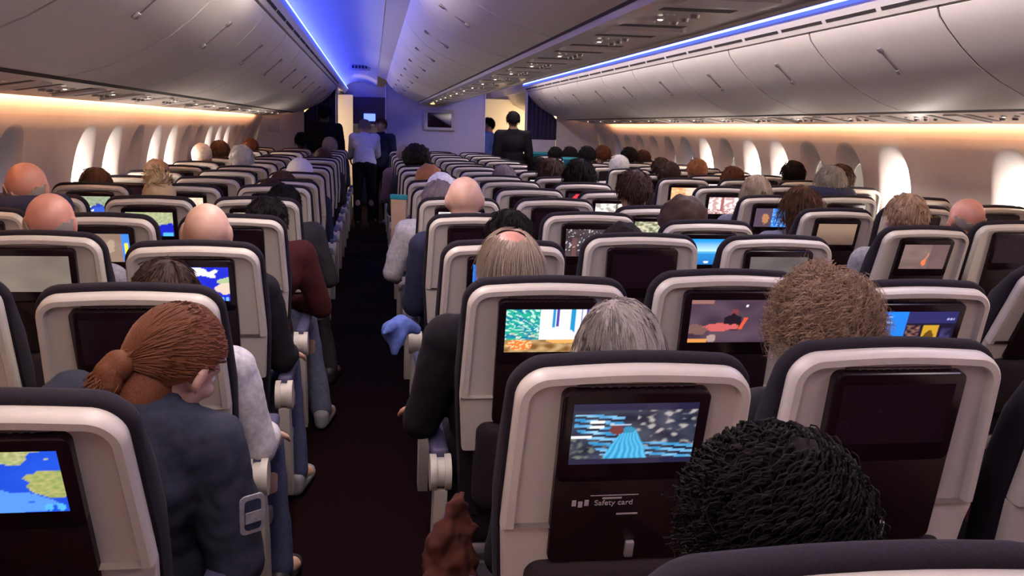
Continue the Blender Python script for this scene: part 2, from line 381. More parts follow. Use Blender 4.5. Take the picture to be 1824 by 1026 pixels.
def M_latch():
    bm = bmesh.new(); box(bm, (0.02, -.006, BL-.352), (.016, .010, .034), .003, rot=M.Rotation(-.0, 3, 'Y')); return finish(bm, 'tray_latch')
def M_slot():
    bm = bmesh.new(); box(bm, (0, .0135, BL-.0265), (.20, .005, .004), .001)
    for i in range(11): box(bm, (-.075+.015*i, .0115, BL-.0262), (.006, .005, .0035))
    return finish(bm, 'slot', False)
def M_pocket():
    bm = bmesh.new(); R_ = []
    for k, y in ((1.0, .055), (1.0, .014), (.96, -.010), (.80, -.020)):
        R_.append([(x*k, y, BL-.385-.13+z*k) for x, z in rrect(.33, .27, .03)])
    rings_mesh(bm, R_, cap0=True); return finish(bm, 'pocket', angle=70)
def M_screenbox(nx):
    return None
SCW, SCH, SCZ = .212, .119, BL-.110
def grid_screen(name, fn, nx=40, ny=23):
    bm = bmesh.new(); lay = bm.verts.layers.float_color.new('picture'); g = []
    for j in range(ny+1):
        row = []
        for i in range(nx+1):
            u, v = i/nx, j/ny
            p = bm.verts.new((SCW*(u-.5), -.0041, SCZ+SCH*(v-.5))); c = fn(u, v); p[lay] = (c[0], c[1], c[2], 1); row.append(p)
        g.append(row)
    for j in range(ny):
        for i in range(nx): bm.faces.new((g[j][i], g[j][i+1], g[j+1][i+1], g[j+1][i]))
    me = bpy.data.meshes.new(name); bm.to_mesh(me); bm.free(); return me
pm = bpy.data.materials.new('lit_display'); pm.use_nodes = True
_n, _l = pm.node_tree.nodes, pm.node_tree.links; _n.clear()
_a = _n.new('ShaderNodeAttribute'); _a.attribute_name = 'picture'; _e = _n.new('ShaderNodeEmission'); _e.inputs[1].default_value = 1.0
_g = _n.new('ShaderNodeBsdfGlossy'); _g.inputs['Roughness'].default_value = 0.1; _g.inputs[0].default_value = (.04, .04, .04, 1); _x = _n.new('ShaderNodeAddShader'); _o = _n.new('ShaderNodeOutputMaterial')
_l.new(_a.outputs['Color'], _e.inputs[0]); _l.new(_e.outputs[0], _x.inputs[0]); _l.new(_g.outputs[0], _x.inputs[1]); _l.new(_x.outputs[0], _o.inputs[0])

def nz(u, v, s=1.0, seed=0.0): return MN.noise(V((u*s, v*s, seed)))
def mix(a, b, t): t = max(0, min(1, t)); return tuple(x+(y-x)*t for x, y in zip(a, b))
def inb(u, v, cu, cv, ru, rv, wob=.25, seed=0.):
    d = ((u-cu)/ru)**2+((v-cv)/rv)**2; return d < 1+wob*nz(u, v, 9, seed)*2
def scr_world(u, v):
    c = (.012, .022, .62)
    if inb(u, v, .22, .72, .2, .2, .5, 1): c = (.62, .66, .60)
    if inb(u, v, .55, .82, .28, .16, .7, 2) and not inb(u, v, .60, .62, .12, .15, .3, 3): c = (.85, .82, .88)
    if inb(u, v, .97, .56, .13, .13, .5, 5): c = (.42, .55, .30)
    if inb(u, v, .95, .36, .15, .16, .4, 4): c = (.80, .62, .50)
    if inb(u, v, .30, .45, .12, .22, .5, 6): c = (.40, .50, .22)
    if v < .12 and (.86 < u < .91 or .94 < u < .985): c = (.2, .5, 1)
    if v > .88 and .03 < u < .26 and int(u*50) % 4 != 0: c = (.15, .35, 1)
    return c
def scr_near(u, v):
    c = mix((.015, .06, .60), (.02, .10, .75), nz(u, v, 3, 3)+.5)
    if inb(u, v, .45, .16, .45, .20, .5, 9): c = (.10, .30, .85)
    if inb(u, v, .62, .98, .28, .17, .6, 7): c = mix((.28, .34, .10), (.60, .55, .30), nz(u, v, 30, 1)+.4)
    if u > .80-.3*(v-.3) and .22 < v < .68 and inb(u, v, 1.0, .50, .28, .24, .5, 8): c = mix((.50, .46, .16), (.25, .33, .10), nz(u, v, 26, 2)+.5)
    if inb(u, v, .87, .08, .032, .057, 0) or inb(u, v, .95, .08, .032, .057, 0): c = (.10, .45, .95)
    return c
def scr_flight(u, v):
    c = mix((.24, .32, .16), (.42, .45, .36), nz(u, v, 14, 1)+.5) if v > .55+.25*nz(u, v, 5, 2) else (.03, .06, .45)
    if inb(u, v, .72, .2, .22, .3, .3, 3): c = (.05, .12, .65)
    if abs((u-.42)-(v-.3)*.3) < .022 and .08 < v < .52 or abs(v-.3-.25*(u-.42)) < .035 and .28 < u < .56: c = (1.1, 1.1, 1.2)
    if u < .2 and v > .5: c = (.3, .42, .85)
    return c
def scr_brown(u, v):
    c = mix((.27, .17, .125), (.33, .22, .17), nz(u, v, 4, 4)+.5)
    if inb(u, v, .42, .58, .09, .2, .5, 3) or inb(u, v, .66, .55, .08, .22, .5, 5): c = (.45, .33, .24)
    if u > .86:
        c = (.06, .24, .80)
        if .91 < u < .96 and .30 < v < .66: c = (1, .85, .05)
    if inb(u, v, .40, .16, .035, .05, 0): c = (.55, .72, 1)
    return c
def scr_tail(u, v):
    c = mix((.34, .40, .16), (.58, .56, .40), nz(u, v, 16, 5)+.4) if v > .50+.15*nz(u, v, 6, 8) else (.015, .02, .55)
    if v < .14 and .75 < u < .98: c = (.1, .5, 1)
    return c
def scr_party(u, v):
    k = nz(u, v, 7, 11); c = (.95, .72, .55) if k > .12 else ((.95, .32, .14) if k > -.12 else (.30, .55, .12))
    if u > .55: c = mix(c, (1, .82, .66), .6)
    if nz(u, v, 16, 3) > .35: c = (1.1, .95, .9)
    return c
def scr_strip(u, v):
    k = nz(u, v, 9, 21); return mix((.45, .50, .30), (.75, .70, .55), k*1.5+.5) if k > -.2 else (.35, .22, .14)
def scr_movie(u, v):
    if v > .88 or v < .10: return (.020, .016, .05)
    c = mix((.012, .012, .03), (.05, .055, .09), nz(u, v, 6, 2)+.5)
    if u > .52 and v > .3:
        k = nz(u, v, 15, 6)
        c = mix(c, (.40, .36, .36), (k-.12)*3)
    if v < .45 and u < .30: c = mix(c, (.16, .18, .15), nz(u, v, 20, 7)*2)
    st = (v*11+u*2.2) % 1.0
    if st < .52 and ((u < .42 and .15 < v < .82 and u > .02+.5*max(0, .62-v)) or (u > .55 and v < .36)): c = mix((.03, .26, .55), (.30, .60, .85), nz(u, v, 8, 1)+.4)
    if .14 < u < .26 and (.68 < v < .73 or .61 < v < .64): c = (1, .98, 1)
    if u < .16 and .43 < v < .47: c = (.95, .9, 1)
    if v < .56 and abs(u-.455-.03*(v-.3)) < .055+(.56-v)*.30-.14*max(0, .22-v):
        f = abs(((u-.455)/(.12+(.56-v)*.6)*7+.5*nz(u, v, 6, 9)) % 1-.5); c = mix((.015, .22, .48), (.10, .52, .80), f*2.2)
    if inb(u, v, .455, .57, .055, .055, .1): c = (.03, .24, .42)
    if .30 < u < .47 and abs(v-.655+.1*(u-.4)) < .012: c = (.45, .55, .7)
    if inb(u, v, .36, .56, .06, .08, .2): c = (.16, .04, .04)
    return c
def scr_city(u, v):
    vx, vy = .62, .35
    if v < .30:
        k = nz(u, v, 10, 2); c = mix((.22, .10, .03), (.55, .36, .16), k+.5)
        if inb(u, v, .18, .18, .15, .12, .3, 2): c = (.80, .20, .04) if nz(u, v, 24, 3) > -.1 else (1, .62, .30)
        if inb(u, v, .70, .28, .22, .07, .3, 3): c = (.95, .42, .12)
        return c
    r = math.hypot(u-vx, (v-vy)*.9)
    th = math.atan2(v-vy, u-vx); k = nz(th*1.6, r*.5, 9, 4); k2 = nz(th*5, r*3, 4, 6)
    if u < .40:
        c = ((.01, .22, .36) if k > 0 else (.02, .42, .30)) if k2 < .15 else (.55, .85, .70)
        if v < .5: c = mix(c, (.55, .5, .35), max(0, k2)*1.6)
    elif r < .22: c = (1, .92, .95)
    else:
        s = nz(u, 0, 17, 5); c = (.02, .30, .60) if s > .12 else ((.9, .92, .98) if s > -.15 else ((.10, .06, .40) if s > -.32 else (.75, .14, .22)))
    return c
def scr_stage(u, v):
    c = mix((.05, .026, .05), (.11, .065, .095), nz(u, v, 3, 2)+.6)
    if v > .90 and u < .28: c = (.32, .15, .13)
    if inb(u, v, .72, .86, .014, .035, 0): c = (1, .95, 1)
    if inb(u, v, .56, .70, .05, .09, .3, 1): c = (.20, .05, .06)
    if inb(u, v, .55, .48, .12, .2, .3, 2): c = (.018, .010, .018)
    if inb(u, v, .38, .36, .22, .09, .5, 3): c = (.62, .12, .12)
    if inb(u, v, .10, .30, .14, .12, .5, 4): c = (.20, .10, .09)
    if abs(u-.70-.25*(v-.5)) < .025 and .3 < v < .58: c = (.75, .10, .05)
    if v < .10 and u < .24: c = (.75, .30, .08)
    if inb(u, v, .30, .10, .06, .1, .2): c = (.42, .28, .26)
    return c
def scr_menu(u, v):
    c = (.030, .028, .13) if v > .70 else (.016, .010, .03)
    if u < .34: return (.02, .22, .92) if not (.06 < u < .15 and (.86 < v < .90 or .72 < v < .76)) else (.4, .6, 1)
    if .36 < u < .54 and .05 < v < .66: c = mix((.03, .012, .02), (.32, .16, .13), nz(u, v, 16, 2)*1.6+.3)
    if .57 < u < .78 and .03 < v < .66: c = (.60, .33, .03) if not inb(u, v, .675, .34, .065, .20, .3, 5) else (.13, .065, .01)
    if .82 < u < .97 and .05 < v < .60: c = mix((.02, .014, .05), (.06, .05, .16), nz(u, v, 10, 3)+.5)
    if .87 < u < .96 and .78 < v < .84 and int(u*70) % 3: c = (.45, .45, .75)
    return c
def scr_blue(u, v): return (.02, .20, .95) if not (.12 < u < .3 and int(v*18) % 3 == 0 and nz(u, v, 30, 2) > 0) else (.3, .6, 1)
def scr_spark(u, v):
    c = mix((.045, .03, .04), (.09, .065, .07), nz(u, v, 5, 3)+.5)
    if nz(u, v*.6, 26, 5) > .36 and v > .2: c = (.65, .62, .68)
    if .14 < u < .22 and v < .7: c = mix(c, (.25, .10, .09), .5)
    return c
def scr_sky(u, v):
    if v > .5: c = mix((.60, .88, .95), (.02, .32, .85), (v-.5)*2.4)
    elif v > .45: c = (.10, .45, .75)
    else: c = mix((.02, .16, .50), (.03, .30, .72), v*2)
    if inb(u, v, .80, .42, .06, .12, .3): c = (.22, .05, .10)
    if inb(u, v, .50, .10, .05, .05, .4): c = (.9, .95, 1)
    return c
def scr_room(u, v):
    k = nz(u, v, 6, 8); c = (.85, .82, .78) if k > -.1 else (.45, .40, .36)
    if inb(u, v, .55, .2, .1, .4, .3): c = (.26, .10, .08)
    if .58 < u < .63: c = (.16, .11, .09)
    return c
def scr_white(u, v): return mix((.6, .55, .52), (.95, .92, .92), nz(u, v, 5, 1)+.6)
def scr_green(u, v): return mix((.15, .17, .09), (.75, .72, .50), nz(u, v, 11, 6)*1.8+.4) if u < .7 else mix((.8, .35, .3), (.2, .7, .5), nz(u, v, 14, 3)+.5)
def scr_red(u, v): return mix((.75, .02, .03), (.9, .08, .06), nz(u, v, 5, 2)+.5) if not inb(u, v, .6, .75, .2, .2, .3) else (1, .75, .7)
def scr_warm(u, v):
    k = nz(u, v, 6, 12); c = mix((.85, .26, .10), (1, .66, .35), k+.5)
    if u > .55 and v > .5: c = mix(c, (1, .72, .62), .7)
    if inb(u, v, .65, .25, .1, .25, .4): c = (1, .80, .22)
    return c
def scr_pink(u, v):
    k = nz(u, v, 7, 5); c = (.95, .80, .80) if k > -.05 else (.65, .38, .38)
    if .40 < u < .52 and v > .15: c = (.42, .14, .14)
    if v < .3 and nz(u, v, 16, 4) > .1: c = (.40, .10, .10)
    return c
def scr_split(u, v):
    if u > .52: return (.03, .22, .82) if nz(u, v, 20, 3) < .15 else (.35, .60, .95)
    c = (.10, .065, .10)
    if inb(u, v, .32, .45, .10, .3, .4): c = (.50, .22, .10)
    return c
def scr_tan(u, v): return mix((.10, .055, .045), (.30, .185, .13), v*1.3+.1*nz(u, v, 4, 2))
def scr_flame(u, v):
    c = mix((.17, .105, .095), (.24, .16, .145), nz(u, v, 3, 6)+.5)
    if u > .62: c = mix(c, (.13, .07, .075), .6)
    if inb(u, v, .52, .27, .05, .15, .2): c = (.85, .20, .09)
    if abs(u-.56-.15*(v-.5)) < .015 and .4 < v < .68: c = (.6, .25, .18)
    return c
def scr_grey(u, v): return mix((.10, .085, .085), (.15, .13, .125), nz(u, v, 2, 3)+.5)
def scr_greige(u, v): return mix((.17, .13, .11), (.23, .18, .15), nz(u, v, 2, 3)+.5)
def scr_dot(u, v): return (.9, .05, .07) if inb(u, v, .4, .6, .28, .4, .1) else (.02, .012, .018)
SCR = dict(C1=(scr_near, 'blue map with green coastline', 72), C3=(scr_world, 'bright blue world map', 72), A6=(scr_flight, 'flight map with white plane', 40), B4=(scr_brown, 'brownish map with blue side bar', 48),
           B5=(scr_tail, 'map of green land and blue sea', 32), B6=(scr_party, 'colourful bright picture', 32), C5=(scr_strip, 'pale greenish picture', 32), D1=(scr_movie, 'dark film with blue-robed figure', 88),
           D2=(scr_city, 'neon city street at night', 88), E2=(scr_stage, 'dim reddish film', 72), F2=(scr_menu, 'blue menu beside small posters', 72), D3=(scr_blue, 'plain blue page', 32), E4=(scr_spark, 'dark picture with white sparkles', 64),
           F4=(scr_sky, 'blue sky over sea', 48), F5=(scr_green, 'greenish lights', 32), F6=(scr_room, 'pale room scene', 40), D5=(scr_white, 'white page', 24), F7=(scr_dot, 'small red picture', 24), H10=(scr_red, 'red picture', 24),
           H8=(scr_warm, 'warm orange scene', 36), H7=(scr_pink, 'pale pink scene', 40), H6=(scr_split, 'brown picture beside blue panel', 40), H5=(scr_tan, 'dim tan picture', 24), H4=(scr_flame, 'dim brown picture with orange flame', 40),
           F3=(scr_grey, 'dim grey picture', 24), B3=(scr_greige, 'dim greyish-brown picture', 24), E8=(scr_white, 'white page', 16), F9=(scr_white, 'pale picture', 16), J9=(scr_white, 'pale picture', 16), H12=(scr_white, 'pale picture', 16))
ME = dict(shell=M_shell(), lower=M_lower(), cush=M_cushion(), bezel=M_bezel(), tray=M_tray(), latch=M_latch(), slot=M_slot(), pocket=M_pocket())
bm = bmesh.new(); vs = [bm.verts.new((SCW*a/2, -.0041, SCZ+SCH*b/2)) for a, b in ((-1, -1), (1, -1), (1, 1), (-1, 1))]; bm.faces.new(vs); ME['off'] = finish(bm, 'screen', False)
bm = bmesh.new(); box(bm, (0, .27, .40), (.43, .48, .11), .035, 3); ME['seat'] = finish(bm, 'seat_cushion')
bm = bmesh.new(); box(bm, (0, .26, .325), (.44, .42, .035), .008); box(bm, (0, .12, .29), (.486, .05, .05), .01); box(bm, (0, .42, .29), (.486, .05, .05), .01); ME['frame'] = finish(bm, 'seat_frame')
for nm, y in (('leg_r', .10), ('leg_f', .43)):
    bm = bmesh.new(); cyl(bm, (-.12, y, .27), (-.12, y+(.06 if y > .3 else -.04), .02), .018, .016); box(bm, (-.12, y+(.06 if y > .3 else -.04), .012), (.06, .10, .024), .006); ME[nm] = finish(bm, nm)
bm = bmesh.new(); box(bm, (0, .25, .598), (.050, .37, .036), .014, 3); box(bm, (0, .22, .565), (.034, .30, .05), .01, 2); ME['arm'] = finish(bm, 'armrest')
bm = bmesh.new()
for x0 in (-.029, .011): cyl(bm, (x0, .055, .553), (x0+.018, .055, .553), .050, n=28)
cyl(bm, (-.012, .055, .553), (.012, .055, .553), .040, n=24); bmesh.ops.bevel(bm, geom=[e for e in bm.edges if e.calc_length() < .02 and len(e.link_faces) == 2 and e.calc_face_angle(0) > 1], offset=.003, segments=2, affect='EDGES'); ME['cap'] = finish(bm, 'armrest_hinge')
bm = bmesh.new()
rings_mesh(bm, [[(x, y, z) for y, z in ((.02, .51), (.10, .51), (.17, .33), (.19, .16), (.13, .15), (.06, .30))] for x in (-.018, .018)], True, True); ME['apanel'] = finish(bm, 'armrest_panel', angle=30)

QREC = dict(D1=.046, D2=.042, D3=.054, D4=.009, D5=-.034, D6=-.03, D7=0, E1=-.003, E2=-.016, E3=-.046, E4=-.055, E5=-.052, E6=-.043, E7=-.04, F2=.061, F3=-.033, F4=.06, F5=.078, F6=0, H3=.20, H4=.10, H5=.08, H6=.05,
            H7=.03, C1=.135, C2=.088, C3=.082, C4=.056, C5=.02, B3=.0, B4=.06, B5=.03, A4=.0, A5=.02, B6=.0, A6=.0, D0=.012, J4=.02)
FIRST = dict(A=4, B=2, C=1, D=0, E=1, F=1, H=3, J=4, K=5)
NAMES = dict(A='left wall', B='left block middle', C='left block aisle', D='centre block left', E='centre block middle', F='centre block right', H='right block aisle', J='right block middle', K='right wall')
SEATS = {}
def seat(c, r):
    key = '%s%d' % (c, r); q = QREC.get(key, R.uniform(-.03, .05) if r > 4 else .03)
    yp = ROW1+(r-1)*PIT+.155; lean = math.asin((.155+q)/BL)
    o = thing('airline_seat', (COLX[c], yp, 0), '', 'seat', 'airline seats in the cabin'); SEATS[key] = (o, yp, lean)
    n = r-FIRST[c]
    t = SCR.get(key)
    o['label'] = ('beige seat %s in %s line, showing %s' % (ORD[n], NAMES[c], t[1]) if t else 'beige-backed seat with dark screen, %s in the %s line' % (ORD[n], NAMES[c]))
    rot = (lean, 0, 0); bl = (0, 0, PIVZ)
    for nm, k, m in (('back_shell', 'shell', 'shell'), ('lower_shell', 'lower', 'shell'), ('backrest_cushion', 'cush', 'fabric'), ('tray_table', 'tray', 'black'), ('literature_pocket', 'pocket', 'pocket'), ('hook_slot', 'slot', 'slot')):
        p = link(nm, ME[k], MAT[m], o, bl, rot)
        if nm == 'tray_table': tt = p
    b = link('monitor', ME['bezel'], MAT['gloss'], o, bl, rot)
    if t:
        s = link('screen', grid_screen('screen_'+key, t[0], t[2], max(9, int(t[2]*.56))), pm, b); s['label'] = 'lit screen with '+t[1]
    else: link('screen', ME['off'], MAT['offscreen'], b)
    if r < 8:
        link('tray_latch', ME['latch'], MAT['metal'], tt)
    link('seat_cushion', ME['seat'], MAT['fabric'], o); link('seat_frame', ME['frame'], MAT['metal'], o)
    link('leg', ME['leg_r'], MAT['metal'], o); link('leg', ME['leg_f'], MAT['metal'], o)
    for x in ((-.245, .245) if c in 'CFK' else (-.245,)):
        if c == 'K' and x > 0: x = .237
        a = link('armrest', ME['arm'], MAT['pad'], o, (x, 0, 0)); link('hinge', ME['cap'], MAT['shell'], a)
        if (c, x > 0) in (('C', True), ('D', False), ('F', True), ('H', False)): link('side_panel', ME['apanel'], MAT['shell'], a)
    return o
for r in range(0, 17):
    for c in 'ABCDEFHJK':
        if r >= FIRST[c] and not (c in 'DEF' and r > 16): seat(c, r)
def text_mesh(s, size, ext=.0004):
    cu = bpy.data.curves.new('txt', 'FONT'); cu.body = s; cu.size = size; cu.extrude = ext; cu.align_x = 'CENTER'; cu.align_y = 'CENTER'
    t = bpy.data.objects.new('txt', cu); COL.objects.link(t); dg = bpy.context.evaluated_depsgraph_get(); dg.update()
    me = bpy.data.meshes.new_from_object(t.evaluated_get(dg)); bpy.data.objects.remove(t); me.materials.clear(); return me
# printed notice on the tray of the nearest seat but one in the centre-left line
so = SEATS['D1'][0]; tr = [c for c in so.children if c.name.startswith('tray_table')][0]
link('lettering', text_mesh('Safety card', .0155), MAT['letter'], tr, (-.018, -.0033, BL-.252), (PI/2, 0, 0))
bm = bmesh.new(); box(bm, (-.018, -.0028, BL-.236), (.085, .0016, .0016)); box(bm, (-.022, -.0028, BL-.242), (.034, .0016, .0035)); box(bm, (.008, -.0028, BL-.2765), (.038, .0016, .0035))
for i in range(3): box(bm, (-.088+.011*i, -.0028, BL-.251-.003*(i % 2)), (.008, .0016, .013), .002)
link('print_marks', finish(bm, 'print', False), MAT['letter'], tr)

# ------------------------------------------------------------------ passenger service panels
def psu(pts, xs, key):
    bm = bmesh.new(); (xa, za), (xb, zb) = pts
    t = .008; extrude_profile(bm, [(xa, za), (xb, zb), (xb, zb+t), (xa, za+t)], .004, PIT-.004); d = V((xb-xa, 0, zb-za)); L = d.length
    return finish(bm, 'panel', False)
def psu_bits(pts):
    (xa, za), (xb, zb) = pts; out = []
    def at(t): return (xa+(xb-xa)*t, za+(zb-za)*t)
    x, z = at(.55); bm = bmesh.new(); cyl(bm, (x, 0, z+.002), (x, 0, z-.010), .017, .013, 14); me = finish(bm, 'air_nozzle')
    for y in (.22, .32, .42): out.append(('air_nozzle', me, 'metal', y))
    x, z = at(.36); bm = bmesh.new(); cyl(bm, (x, 0, z+.002), (x, 0, z-.006), .016, .012, 14); me = finish(bm, 'reading_lamp')
    for y in (.22, .32, .42): out.append(('reading_lamp', me, 'psu', y))
    x, z = at(.36); bm = bmesh.new(); cyl(bm, (x, 0, z-.005), (x, 0, z-.008), .008, .007, 12); me = finish(bm, 'lamp_lens'); out.append(('lamp_lens', me, 'glint', .32))
    (x0, z0), (x1, z1) = at(.2), at(.75); bm = bmesh.new(); extrude_profile(bm, [(x0, z0-.001), (x1, z1-.001), (x1, z1+.002), (x0, z0+.002)], 0, .06); me = finish(bm, 'grille', False)
    for y in (.08, .52): out.append(('speaker_grille', me, 'slot', y))
    (x0, z0), (x1, z1) = at(.18), at(.8); bm = bmesh.new(); extrude_profile(bm, [(x0, z0-.009), (x1, z1-.009), (x1, z1+.002), (x0, z0+.002)], 0, .13); out.append(('oxygen_door', finish(bm, 'door', False), 'panel', .62))
    return out
for pts, word in ((((-2.13, 1.637), (-2.47, 1.582)), 'left wall'), (((2.13, 1.637), (2.47, 1.582)), 'right wall'), (((-.195, 1.836), (.195, 1.836)), 'centre')):
    me = psu(pts, None, word); bits = psu_bits(pts)
    num = 0
    for k in range(-3, 17):
        y = 1.75+k*PIT
        if y+PIT > 14.76: break
        num += 1
        o = thing('service_panel', (0, y, 0), 'grey service panel under the %s bins, %s in line from the camera' % (word, ORD[num-1] if num <= 17 else 'last'), 'service panel', 'service panels above the seats')
        link('panel', me, MAT['psu'], o)
        for kk, bme, m, yy in bits: link(kk, bme, MAT[m], o, (0, yy, 0))

# ------------------------------------------------------------------ bulkheads and forward zone
bm = bmesh.new()
extrude_profile(bm, [(-.72, 0), (.80, 0), (.80, 2.14), (.72, 2.14), (-.66, 2.14), (-.72, 2.10)], YB, YB+.06)
struct(link('wall_centre_bulkhead', finish(bm, 'bulkhead', False), MAT['bulk']))
bm = bmesh.new()
for x in (-.725, .805): box(bm, (x, YB+.01, 1.05), (.012, .07, 2.08), .004)
struct(link('trim_8', finish(bm, 'edge'), mat('pale_edge', (.8, .78, .8), .4)))
m_ = thing('wall_monitor', (.10, YB, 1.58), 'dark monitor in pale frame mounted on the centre bulkhead wall', 'monitor')
bm = bmesh.new(); o_ = rrect(.50, .33, .03); i_ = rrect(.37, .22, .015)
rings_mesh(bm, [[(x, 0, z) for x, z in o_], [(x, -.035, z) for x, z in rrect(.49, .32, .03)], [(x, -.045, z) for x, z in rrect(.45, .29, .025)], [(x, -.03, z) for x, z in i_]], cap1=False); link('frame', finish(bm, 'frame'), MAT['shell'], m_)
bm = bmesh.new(); slab(bm, i_, -.030, -.005); link('screen', finish(bm, 'screen'), MAT['offscreen'], m_)
s_ = thing('exit_sign', (.06, YB-.01, 1.855), 'small boxed sign with one lit orange square above the bulkhead monitor', 'sign')
bm = bmesh.new(); box(bm, (0, -.05, 0), (.27, .09, .11), .01); link('housing', finish(bm, 'housing'), MAT['shell'], s_)
bm = bmesh.new(); box(bm, (-.075, -.097, 0), (.06, .006, .075), .002); link('lit_square', finish(bm, 'lit'), MAT['exit'], s_)
c_ = thing('ceiling_sign', (-1.10, 13.5, 2.27), 'blue-grey sign panel hanging flat under the left aisle ceiling', 'sign')
bm = bmesh.new(); box(bm, (0, 0, 0), (.30, .03, .09), .012); link('panel', finish(bm, 'panel'), MAT['bulk'], c_)
bm = bmesh.new()
for i in range(5): box(bm, (-.09+.045*i, -.017, .0), (.03, .004, .04))
link('dark_marks', finish(bm, 'marks', False), MAT['curtain'], c_)
# side partitions with curtains
for s, nm in ((-1, 'left'), (1, 'right')):
    bm = bmesh.new(); extrude_profile(bm, [(s*1.95, 0), (s*2.62, 0), (s*2.66, 1.2), (s*2.56, 1.6), (s*2.12, 1.66), (s*1.95, 1.70)], YB, YB+.05)
    struct(link('wall_partition_'+nm, finish(bm, 'partition', False), MAT['bulk']))
    bm = bmesh.new(); xs = [1.48+.48*i/40 for i in range(41)]
    front = [(s*x, YB+.03+.018*math.sin(x*95)) for x in xs]; rr = []
    for z in (1.32, 1.6, 1.95 if s < 0 else 1.95): rr.append([(x, y, z if z < 1.9 else min(1.99, 2.02-.9*max(0, abs(x)-1.53)) if abs(x) > 1.5 else 2.03) for x, y in front])
    back = [[(x, y+.012, z) for x, y, z in r] for r in rr]
    rings_mesh(bm, [a+b[::-1] for a, b in zip(rr, back)], True, True)
    tag(link('curtain', finish(bm, 'curtain', angle=80), MAT['curtain']), 'dark navy curtain at the end of the %s cabin wall' % nm, 'curtain')
    bm = bmesh.new(); box(bm, (s*1.70, YB+.03, .66), (.48, .04, 1.32), .004); struct(link('wall_low_partition_'+nm, finish(bm, 'low'), MAT['bulk']))
    bm = bmesh.new(); box(bm, (s*1.46, YB+.02, 1.05), (.03, .09, 2.1), .006); struct(link('trim_'+('9' if s < 0 else '10'), finish(bm, 'post'), MAT['bulk']))
    # notice holder on the partition
    bm = bmesh.new(); box(bm, (s*2.40, YB-.008, 1.44), (.16, .014, .20), .004)
    tag(link('notice_board', finish(bm, 'notice'), mat('notice_'+nm, (.45, .45, .62), .5)), 'pale notice panel on the %s partition wall by the windows' % nm, 'notice')
    bm = bmesh.new(); box(bm, (s*1.95, 17.3, 1.0), (1.36 if s < 0 else 2.0, .05, 2.0), .004); struct(link('wall_door_'+nm, finish(bm, 'door_wall'), MAT['cream']))
    # forward door lining
    bm = bmesh.new(); extrude_profile(bm, [(s*1.5, 2.06), (s*1.62, 1.90), (s*2.0, 1.72), (s*2.5, 1.66), (s*2.55, 1.9), (s*1.5, 2.2)], YB+.1, Y1); struct(link('ceiling_door_'+nm, finish(bm, 'doorlining', angle=30), MAT['cream']))
g_ = thing('galley_unit', (-.40, 15.6, 0), 'dark galley cabinet stack beside the left aisle beyond the bulkhead', 'galley')
bm = bmesh.new(); box(bm, (0, 0, 1.05), (.62, 1.2, 2.1), .01); link('carcass', finish(bm, 'carcass'), MAT['curtain'], g_)
for i, z in enumerate((.5, 1.0, 1.42, 1.8)):
    bm = bmesh.new(); box(bm, (0, -.61, z), (.56, .03, .36), .01); d_ = link('door', finish(bm, 'door'), MAT['charcoal'] if 'charcoal' in MAT else CLOTH['charcoal'], g_)
    bm = bmesh.new(); box(bm, (0, -.635, z+.12), (.12, .02, .02), .006); link('handle', finish(bm, 'handle'), MAT['metal'], d_)
g_ = thing('galley_unit', (-.98, 18.5, 0), 'blue-lit galley counter at the far end of the left aisle', 'galley')
bm = bmesh.new(); box(bm, (0, 0, .55), (.9, .6, 1.1), .01); box(bm, (0, .1, 1.75), (.9, .4, .5), .01); link('carcass', finish(bm, 'carcass'), MAT['curtain'], g_)
bm = bmesh.new(); box(bm, (.0, -.12, 1.62), (.22, .03, .14), .01); link('display', finish(bm, 'display'), MAT['galleylit'], g_)
bm = bmesh.new(); box(bm, (0, -.12, 1.47), (.9, .06, .03), .01); link('shelf', finish(bm, 'shelf'), MAT['cream'], g_)
# ---- PART TWO BELOW ----
# ------------------------------------------------------------------ people: one continuous body each, clothes and hair as children
def ring_basis(d):
    d = d.normalized(); a = d.orthogonal().normalized(); return a, d.cross(a)
def caps(bm, p0, r0, p1, r1, n=14):
    p0, p1 = V(p0), V(p1); d = p1-p0
    if d.length < 1e-6: d = V((0, 0, 1e-5))
    a, b = ring_basis(d); u = d.normalized(); rings = []
    for k in range(1, 5):
        t = PI/2*k/5; rings.append((p0-u*r0*math.cos(t), r0*math.sin(t)))
    rings.append((p0, r0)); rings.append((p1, r1))
    for k in range(4, 0, -1):
        t = PI/2*k/5; rings.append((p1+u*r1*math.cos(t), r1*math.sin(t)))
    rings_mesh(bm, [[c+(a*math.cos(2*PI*i/n)+b*math.sin(2*PI*i/n))*r for i in range(n)] for c, r in rings], True, True)
def ell(bm, c, rad, rot=None, sub=3):
    g = bmesh.ops.create_icosphere(bm, subdivisions=sub, radius=1.0)['verts']
    m = M.Diagonal((*rad, 1.0))
    if rot is not None: m = rot.to_4x4() @ m
    m = M.Translation(V(c)) @ m; bmesh.ops.transform(bm, matrix=m, verts=g)
def displace(me, disp):
    d = [disp(v.co, v.normal) for v in me.vertices]
    for v, k in zip(me.vertices, d): v.co = v.co+k
